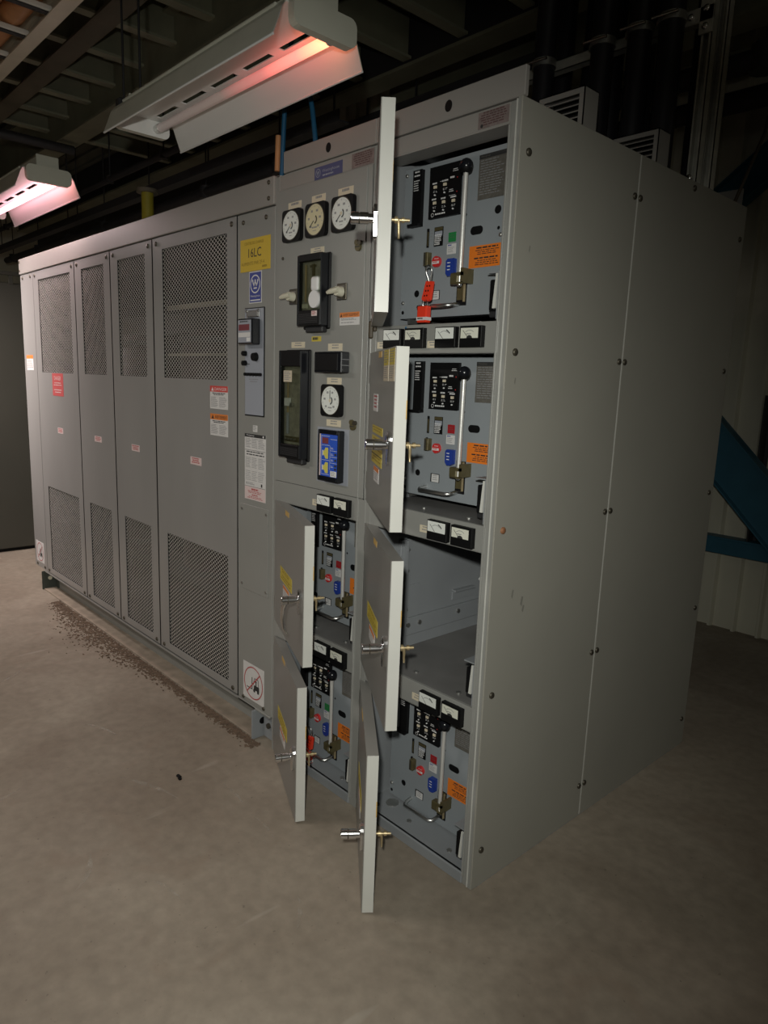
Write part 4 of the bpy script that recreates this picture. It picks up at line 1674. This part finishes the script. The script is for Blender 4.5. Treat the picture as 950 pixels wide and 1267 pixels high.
    b.bars(-.308, -.288, .229, .242, -.0018, 2, 'nameplate_grey', .25, True)
    b.build('status_flag', t, label='green status flag' if green else 'red status flag')
    b = P()
    b.plate(-.318, -.281, .186, .216, 0, 'paper')
    b.bars(-.314, -.294, .209, .214, -.0011, 1, 'logo_blue', .8)
    b.bars(-.314, -.285, .189, .206, -.0011, 4, 'ink_grey', .35, False, 5)
    b.build('rating_label', t)
    b = P()
    b.cyl((-.355, 0, .168), (-.355, -.010, .168), .0165, 'red', 24)
    b.text('PUSH', -.360, -.343, .1735, .1785, -.0105, 'ink_white')
    b.rect(-.370, -.340, .161, .169, -.0104, 'ink_white')
    b.bars(-.367, -.343, .1625, .1675, -.0107, 1, 'red', .6, False, 4)
    b.build('trip_button', t)
    b = P()
    b.prism([(-.306, .128), (-.298, .118), (-.284, .118), (-.275, .124), (-.275, .170), (-.300, .170), (-.306, .164)], 'y', -.016, 0, 'button_blue')
    for k in range(3):
        b.rect(-.299, -.287, .156 - k * .010, .159 - k * .010, -.0164, 'ink_white')
    b.build('close_button', t)
    b = P()
    b.box(-.407, -.401, -.005, 0, .155, .200, 'black')
    b.box(-.400, -.382, -.020, 0, .158, .198, 'olive', bev=.001)
    b.box(-.396, -.391, -.021, -.019, .160, .196, 'ink')
    b.build('lock_slot', t)
    b = P()
    b.plate(-.379, -.340, .053, .082, 0, 'black', .002)
    b.rect(-.374, -.341, .054, .080, -.0024, 'paper')
    b.bars(-.371, -.345, .057, .077, -.0028, 3, 'ink_grey', .4, True, 3)
    b.build('operations_counter', t)
    b = P()
    b.plate(-.226, -.092, .136, .199, 0, 'orange')
    b.bars(-.213, -.103, .188, .194, -.0012, 1, 'ink', .7, True, 1)
    b.bars(-.203, -.113, .170, .186, -.0012, 3, 'ink', .4, True, 2)
    b.bars(-.220, -.098, .159, .165, -.0012, 1, 'ink', .7, True, 3)
    b.bars(-.203, -.113, .140, .157, -.0012, 3, 'ink', .4, True, 4)
    b.build('orange_warning_label', t)
    b = P()
    b.tube([(-.400, 0, .034), (-.399, -.03, .030), (-.388, -.044, .028), (-.275, -.044, .028), (-.262, -.036, .029), (-.259, -.02, .032), (-.259, 0, .034)], .0065, 'steel', 10)
    b.build('pull_handle', t)
    b = P()
    b.box(-.50, -.49, .02, .45, -.014, 0, 'zinc')
    b.box(-.115, -.105, .02, .45, -.014, 0, 'zinc')
    b.build('carriage_rail', t)
    return t


DX = -.555
breaker('grey circuit breaker with green flag, padlocked, behind the topmost open door', 0, .08, 1.803, True, True)
breaker('grey circuit breaker with red flag in the cell just below the padlocked top one', 0, .122, 1.216, False, False)
breaker('grey circuit breaker with red flag in the bottom cell of the right cabinet', 0, .122, .046, False, False)
breaker('grey circuit breaker with red flag in the left cabinet under the instrument door', DX, .12, .640, False, False)
breaker('grey circuit breaker with green flag in the bottom cell of the left cabinet', DX, .078, .046, True, True)


def lockout(px, py, pz, la, lb):
    h = thing('lockout_hasp', la, 'lockout hasp', (px, py, pz))
    b = MB()
    b.tube([(-.002, .012, -.052), (-.012, .004, -.020), (-.010, 0, -.006), (0, 0, 0), (.012, 0, -.006), (.012, .004, -.018), (.0, .012, -.052)], .0028, 'steel', 8)
    b.build('jaw', h)
    b = MB()
    b.prism([(-.012, -.045), (.014, -.047), (.006, -.100), (-.002, -.105), (-.008, -.098), (-.018, -.104), (-.028, -.098)], 'y', .004, .016, 'lock_red')
    for k in range(3):
        for s in (0, 1):
            x, z = -.005 - k * .005 + s * .010, -.060 - k * .014
            b.disc(x, z, .003, .0034, 'black', 10)
    b.build('hasp_body', h)
    p = thing('padlock', lb, 'padlock', (px, py, pz))
    b = MB()
    b.tube([(-.026, .010, -.120), (-.025, .010, -.100), (-.018, .010, -.092), (-.010, .010, -.097), (-.008, .010, -.120)], .0032, 'chrome', 10)
    b.build('shackle', p)
    b = MB()
    b.box(-.040, .001, -.002, .021, -.169, -.118, 'lock_red', bev=.004, seg=2)
    b.build('lock_body', p)
    b = MB()
    b.box(-.0405, .0015, -.0025, .0215, -.162, -.152, 'paper')
    b.bars(-.035, -.004, -.160, -.154, -.0028, 1, 'ink', .7)
    b.build('lock_sticker', p)


lockout(-.327, .010, 1.949, 'red lockout hasp hooked through the top breaker trip slot', 'red padlock hanging from the hasp on the top breaker')
lockout(-.327 + DX, .010, .205, 'red lockout hasp half hidden behind the lowest left door', 'red padlock half hidden behind the lowest left door')

# small loose things between the columns
b = MB()
b.box(-.566, -.540, -.010, .02, 1.758, 1.800, 'bolt_brown', bev=.003)  # brown block shapes the top door's hinge and the shadow there
b.box(-.562, -.544, -.022, -.01, 1.735, 1.79, 'bolt_brown', bev=.004)
o = b.build('hinge_shadow_block', cabR, (-OR.x, -OR.y, 0))
b = MB()
b.tube([(-.400, -.004, 1.768), (-.398, -.006, 1.74), (-.399, -.006, 1.692)], .003, 'cable_blue', 8)
o = b.build('blue_wire', cabR, (-OR.x, -OR.y, 0))

# ------------------------------------------------------------------ on the cabinet roofs
for yf, yb, x0, lab in ((.356, .434, -.215, 'small louvred breather box nearer the front on the cabinet roof'),
                        (.823, .906, -.225, 'small louvred breather box nearer the rear on the cabinet roof')):
    t = thing('breather_box', lab, 'vent', (-.13, yf, 2.34))
    b = MB(t.location)
    x1, z0, z1 = -.05, 2.34, 2.481
    framed(b, x0, x1, z0, z1, [(x0 + .02, x1 - .018, z0 + .015, z1 - .018)], yf, yf + .003, 'fascia_paint')
    b.box(x1 - .003, x1, yf, yb, z0, z1, 'fascia_paint')
    b.box(x0, x0 + .003, yf, yb, z0, z1, 'fascia_paint')
    b.box(x0, x1, yf, yb, z1 - .003, z1, 'fascia_paint')
    b.box(x0, x1, yb - .003, yb, z0, z1, 'interior_dark')
    b.build('housing', t)
    b = MB(t.location)
    for k in range(6):
        z = z0 + .022 + k * .0175
        b.prism([(yf + .002, z), (yf + .020, z + .010), (yf + .020, z + .012), (yf + .002, z + .003)], 'x', x0 + .02, x1 - .018, 'fascia_paint')
    b.build('louvre', t)

# conduit bundle and its strut frame
t = thing('strut_frame', 'galvanised strut frame standing on the rear of the cabinet roof', 'frame', (-.05, 1.15, 2.34))
TS = t.location


def channel_z(b, x, y, z0, z1, w=.041):
    b.box(x - w / 2, x + w / 2, y + w / 2 - .003, y + w / 2, z0, z1, 'strut')
    b.box(x - w / 2, x - w / 2 + .003, y - w / 2, y + w / 2, z0, z1, 'strut')
    b.box(x + w / 2 - .003, x + w / 2, y - w / 2, y + w / 2, z0, z1, 'strut')
    b.box(x - w / 2, x - w / 2 + .010, y - w / 2, y - w / 2 + .003, z0, z1, 'strut')
    b.box(x + w / 2 - .010, x + w / 2, y - w / 2, y - w / 2 + .003, z0, z1, 'strut')


for (x, y) in ((-.045, 1.10), (-.02, 1.16)):
    b = MB(TS)
    channel_z(b, x, y, 2.342, 2.99)
    b.build('upright', t)
b = MB(TS)
b.box(-1.15, -.03, 1.075, 1.078, 2.895, 2.936, 'strut')
b.box(-1.15, -.03, 1.075, 1.115, 2.933, 2.936, 'strut')
b.box(-1.15, -.03, 1.075, 1.115, 2.895, 2.898, 'strut')
b.build('cross_rail', t)
b = MB(TS)
b.box(-.125, -.02, 1.066, 1.075, 2.89, 2.94, 'strut', bev=.002)
b.box(-.07, -.02, 1.066, 1.075, 2.85, 2.985, 'strut', bev=.002)
b.build('corner_plate', t)
for (x, z) in ((-.10, 2.915), (-.045, 2.93), (-.045, 2.872), (-.045, 2.37)):
    bolt(t, (x - TS.x, 1.066 - TS.y, z - TS.z), .012, 'chrome', '-y', .010)
cl = ['black conduit clamped at the near end of the strut rail, left of the others', 'black conduit second from the left on the strut rail', 'black conduit second from the right on the strut rail', 'black conduit nearest the galvanised upright']
for k, x in enumerate((-.70, -.43, -.275, -.152)):
    y = 1.03
    t = thing('cable_conduit', cl[k], 'conduit', (x, y, 2.34), 'black conduits rising from the roof')
    b = MB(t.location)
    b.tube([(x, y, 2.342), (x, y, 2.5), (x, y, 3.0), (x + .02, y - .02, 3.25), (x + .06, y - .10, 3.50)], .044, 'conduit_black', 18)
    b.build('sheath', t)
    b = MB(t.location)
    b.cyl((x, y, 2.90), (x, y, 2.928), .049, 'zinc', 20)
    b.box(x - .058, x - .04, y - .01, y + .05, 2.902, 2.926, 'zinc', bev=.003)
    b.cyl((x - .05, y - .055, 2.914), (x + .045, y - .05, 2.914), .006, 'chrome', 8)
    b.build('pipe_clamp', t)
    b = MB(t.location)
    b.cyl((x, y, 2.342), (x, y, 2.40), .052, 'zinc', 18)
    b.build('fitting', t)
for k in (0, 1, 2, 3, 5):
    b = MB()
    x, y = -.78 + k * .125, 1.28 + .03 * (k % 2)
    b.tube([(x, y, 2.342), (x, y, 2.9), (x + .01, y, 3.52)], .042, 'conduit_black', 14)
    tag(b.build('cable_conduit'), ORD[min(k, 4)] + ' black conduit from the left in the shadowed rear row behind the strut rail', 'conduit', 'rear row of black conduits')
b = MB()
b.tube([(-.03, 1.44, 2.342), (.05, 1.46, 2.6), (.07, 1.48, 2.8), (.16, 1.5, 2.95), (.4, 1.56, 3.1), (.6, 1.68, 3.49)], .007, 'bolt_brown', 8)
tag(b.build('thin_cable'), 'thin brownish cable curving up beside the strut upright', 'cable')

# blue cables and yellow pipe behind the fascias
for pts, lab in (([(-1.245, .10, 2.345), (-1.243, .10, 2.42), (-1.235, .10, 2.55), (-1.225, .10, 2.68), (-1.2, .12, 2.95), (-1.2, .2, 3.5)], 'blue cable dropping onto the joint between the two cabinets'),
                 ([(-1.02, .10, 2.40), (-1.03, .10, 2.48), (-1.05, .10, 2.58), (-1.075, .1, 2.66), (-1.12, .12, 2.9), (-1.15, .2, 3.5)], 'blue cable dropping behind the breaker cabinet fascia')):
    b = MB()
    b.tube(pts, .0095, 'cable_blue', 10)
    tag(b.build('blue_cable'), lab, 'cable')
b = MB()
b.tube([(-1.262, .09, 2.40), (-1.256, .09, 2.53)], .011, 'copper_conduit', 10)
b.cyl((-1.25, .10, 2.345), (-1.25, .10, 2.38), .018, 'zinc', 12)
tag(b.build('ground_lug'), 'short copper coloured lead strapped to the left blue cable', 'lead')
t = thing('yellow_pipe', 'yellow vertical pipe rising behind the transformer cabinet', 'pipe', (-3.85, .75, 2.3))
b = MB(t.location)
b.cyl((-3.87, .75, 2.347), (-3.87, .75, 2.86), .042, 'pipe_yellow', 20)
b.build('pipe_body', t)
b = MB(t.location)
b.cyl((-3.87, .75, 2.86), (-3.87, .75, 2.885), .075, 'beam_tan', 20)
b.build('flange', t)

# ------------------------------------------------------------------ floor litter
rnd = random.Random(11)
b = MB()
for k in range(4200):
    u = rnd.random()
    x = -3.75 + 2.55 * u
    spread = .022 + .062 * math.exp(-((x + 2.95) / .6) ** 2)
    y = -.018 - abs(rnd.gauss(0, 1)) * spread
    s = rnd.uniform(.003, .011) * (1 if rnd.random() < .9 else 1.6)
    a = rnd.uniform(0, PI)
    h = rnd.uniform(.001, .005)
    c, n = math.cos(a) * s, math.sin(a) * s * .6
    q = [(x + c, y + n), (x - n * .7, y + c * .5), (x - c, y - n), (x + n * .7, y - c * .5)]
    top = b.face([(p[0], p[1], h) for p in q], 'dust')
    for i in range(4):
        p, r_ = q[i], q[(i + 1) % 4]
        b.face([(p[0], p[1], 0), (r_[0], r_[1], 0), (r_[0], r_[1], h), (p[0], p[1], h)], 'dust')
tag(b.build('floor_debris', recalc=True), 'brown dusty debris swept along the transformer cabinet base', 'debris', None, 'stuff')
b = MB()
b.box(-1.197, -1.172, -.418, -.404, 0, .010, 'black', bev=.003)
b.box(-1.176, -1.163, -.420, -.410, 0, .006, 'black')
tag(b.build('plastic_scrap'), 'tiny black plastic scrap lying on the open concrete floor', 'scrap')

# ------------------------------------------------------------------ light
w = bpy.data.worlds.new('room_air')
S.world = w
w.use_nodes = True
w.node_tree.nodes['Background'].inputs[0].default_value = (.9, .95, 1, 1)
w.node_tree.nodes['Background'].inputs[1].default_value = 0.0


def area(name, loc, size, size_y, power, color, rot=(0, 0, 0), spread=180):
    l = bpy.data.lights.new(name, 'AREA')
    l.shape = 'RECTANGLE'
    l.size, l.size_y = size, size_y
    l.energy = power
    l.color = color
    l.spread = math.radians(spread)
    o = bpy.data.objects.new(name, l)
    COL.objects.link(o)
    o.location = loc
    o.rotation_euler = rot
    return o


# the hanging row over the cabinets' line, then unseen lights out over the floor
area('row_or_fill_light', (1.22, -.195, 2.55), 1.15, .25, 1.6, (1, .97, .86))
area('row_or_fill_light', (-3.66, -.195, 2.55), 1.15, .25, 9, (1, .80, .80))
area('row_or_fill_light', (-2.3, -2.1, 2.57), 1.15, .25, 28, (1, .92, .84))  # added fill for cabinet fronts and floor, no fixture there
area('row_or_fill_light', (-4.75, -1.15, 2.62), 1.2, .25, 24, (1, .88, .84), (math.radians(42), 0, 0), 96)  # unseen pair, placed and tilted to give the vent panels highlights
area('row_or_fill_light', (-7.2, -1.15, 2.62), 1.2, .25, 24, (1, .88, .84), (math.radians(42), 0, 0), 96)

area('row_or_fill_light', (2.2, 1.9, 3.2), 1.15, .25, 3.0, (1, .97, .84), (0, 0, 0), 150)  # added behind the cabinets to brighten the dark right wall

# uplights added to brighten the cable tray, ceiling steel and strut
area('added_uplight', (1.22, -.195, 2.75), 1.1, .05, 4.0, (1, .97, .86), (PI, 0, 0))
area('added_uplight', (-2.3, -2.1, 2.75), 1.1, .05, 1.1, (1, .86, .75), (PI, 0, 0))

# the photographer's head torch, a hand's breadth above and behind the lens
l = bpy.data.lights.new('head_torch', 'SPOT')
l.energy = 152
l.shadow_soft_size = .03
l.spot_size = math.radians(96)
l.spot_blend = 1.0
l.color = (1.0, 1.0, .92)
o = bpy.data.objects.new('head_torch', l)
COL.objects.link(o)
o.location = (1.315, -1.755, 1.787)
o.rotation_euler = (Vector((-1.45, 0.0, .70)) - Vector(o.location)).to_track_quat('-Z', 'Y').to_euler()

# ------------------------------------------------------------------ camera
cam = bpy.data.cameras.new('camera')
co = bpy.data.objects.new('camera', cam)
COL.objects.link(co)
yaw, pit, rol = [math.radians(a) for a in (46.8921, -10.4399, 2.1126)]
fw = Vector((-math.sin(yaw) * math.cos(pit), math.cos(yaw) * math.cos(pit), math.sin(pit)))
rt = Vector((math.cos(yaw), math.sin(yaw), 0))
up = rt.cross(fw)
r2 = rt * math.cos(rol) + up * math.sin(rol)
u2 = up * math.cos(rol) - rt * math.sin(rol)
mw = Matrix(((r2.x, u2.x, -fw.x, 1.2381), (r2.y, u2.y, -fw.y, -1.6026), (r2.z, u2.z, -fw.z, 1.5929), (0, 0, 0, 1)))
co.matrix_world = mw
cam.sensor_fit = 'HORIZONTAL'
cam.sensor_width = 36
cam.lens = 869.2862 / 950 * 36
cam.clip_start = .02
S.camera = co
S.view_settings.view_transform = 'Standard'
S.view_settings.look = 'None'
S.view_settings.gamma = 1
S.view_settings.use_curve_mapping = False
S.view_settings.exposure = 0.14
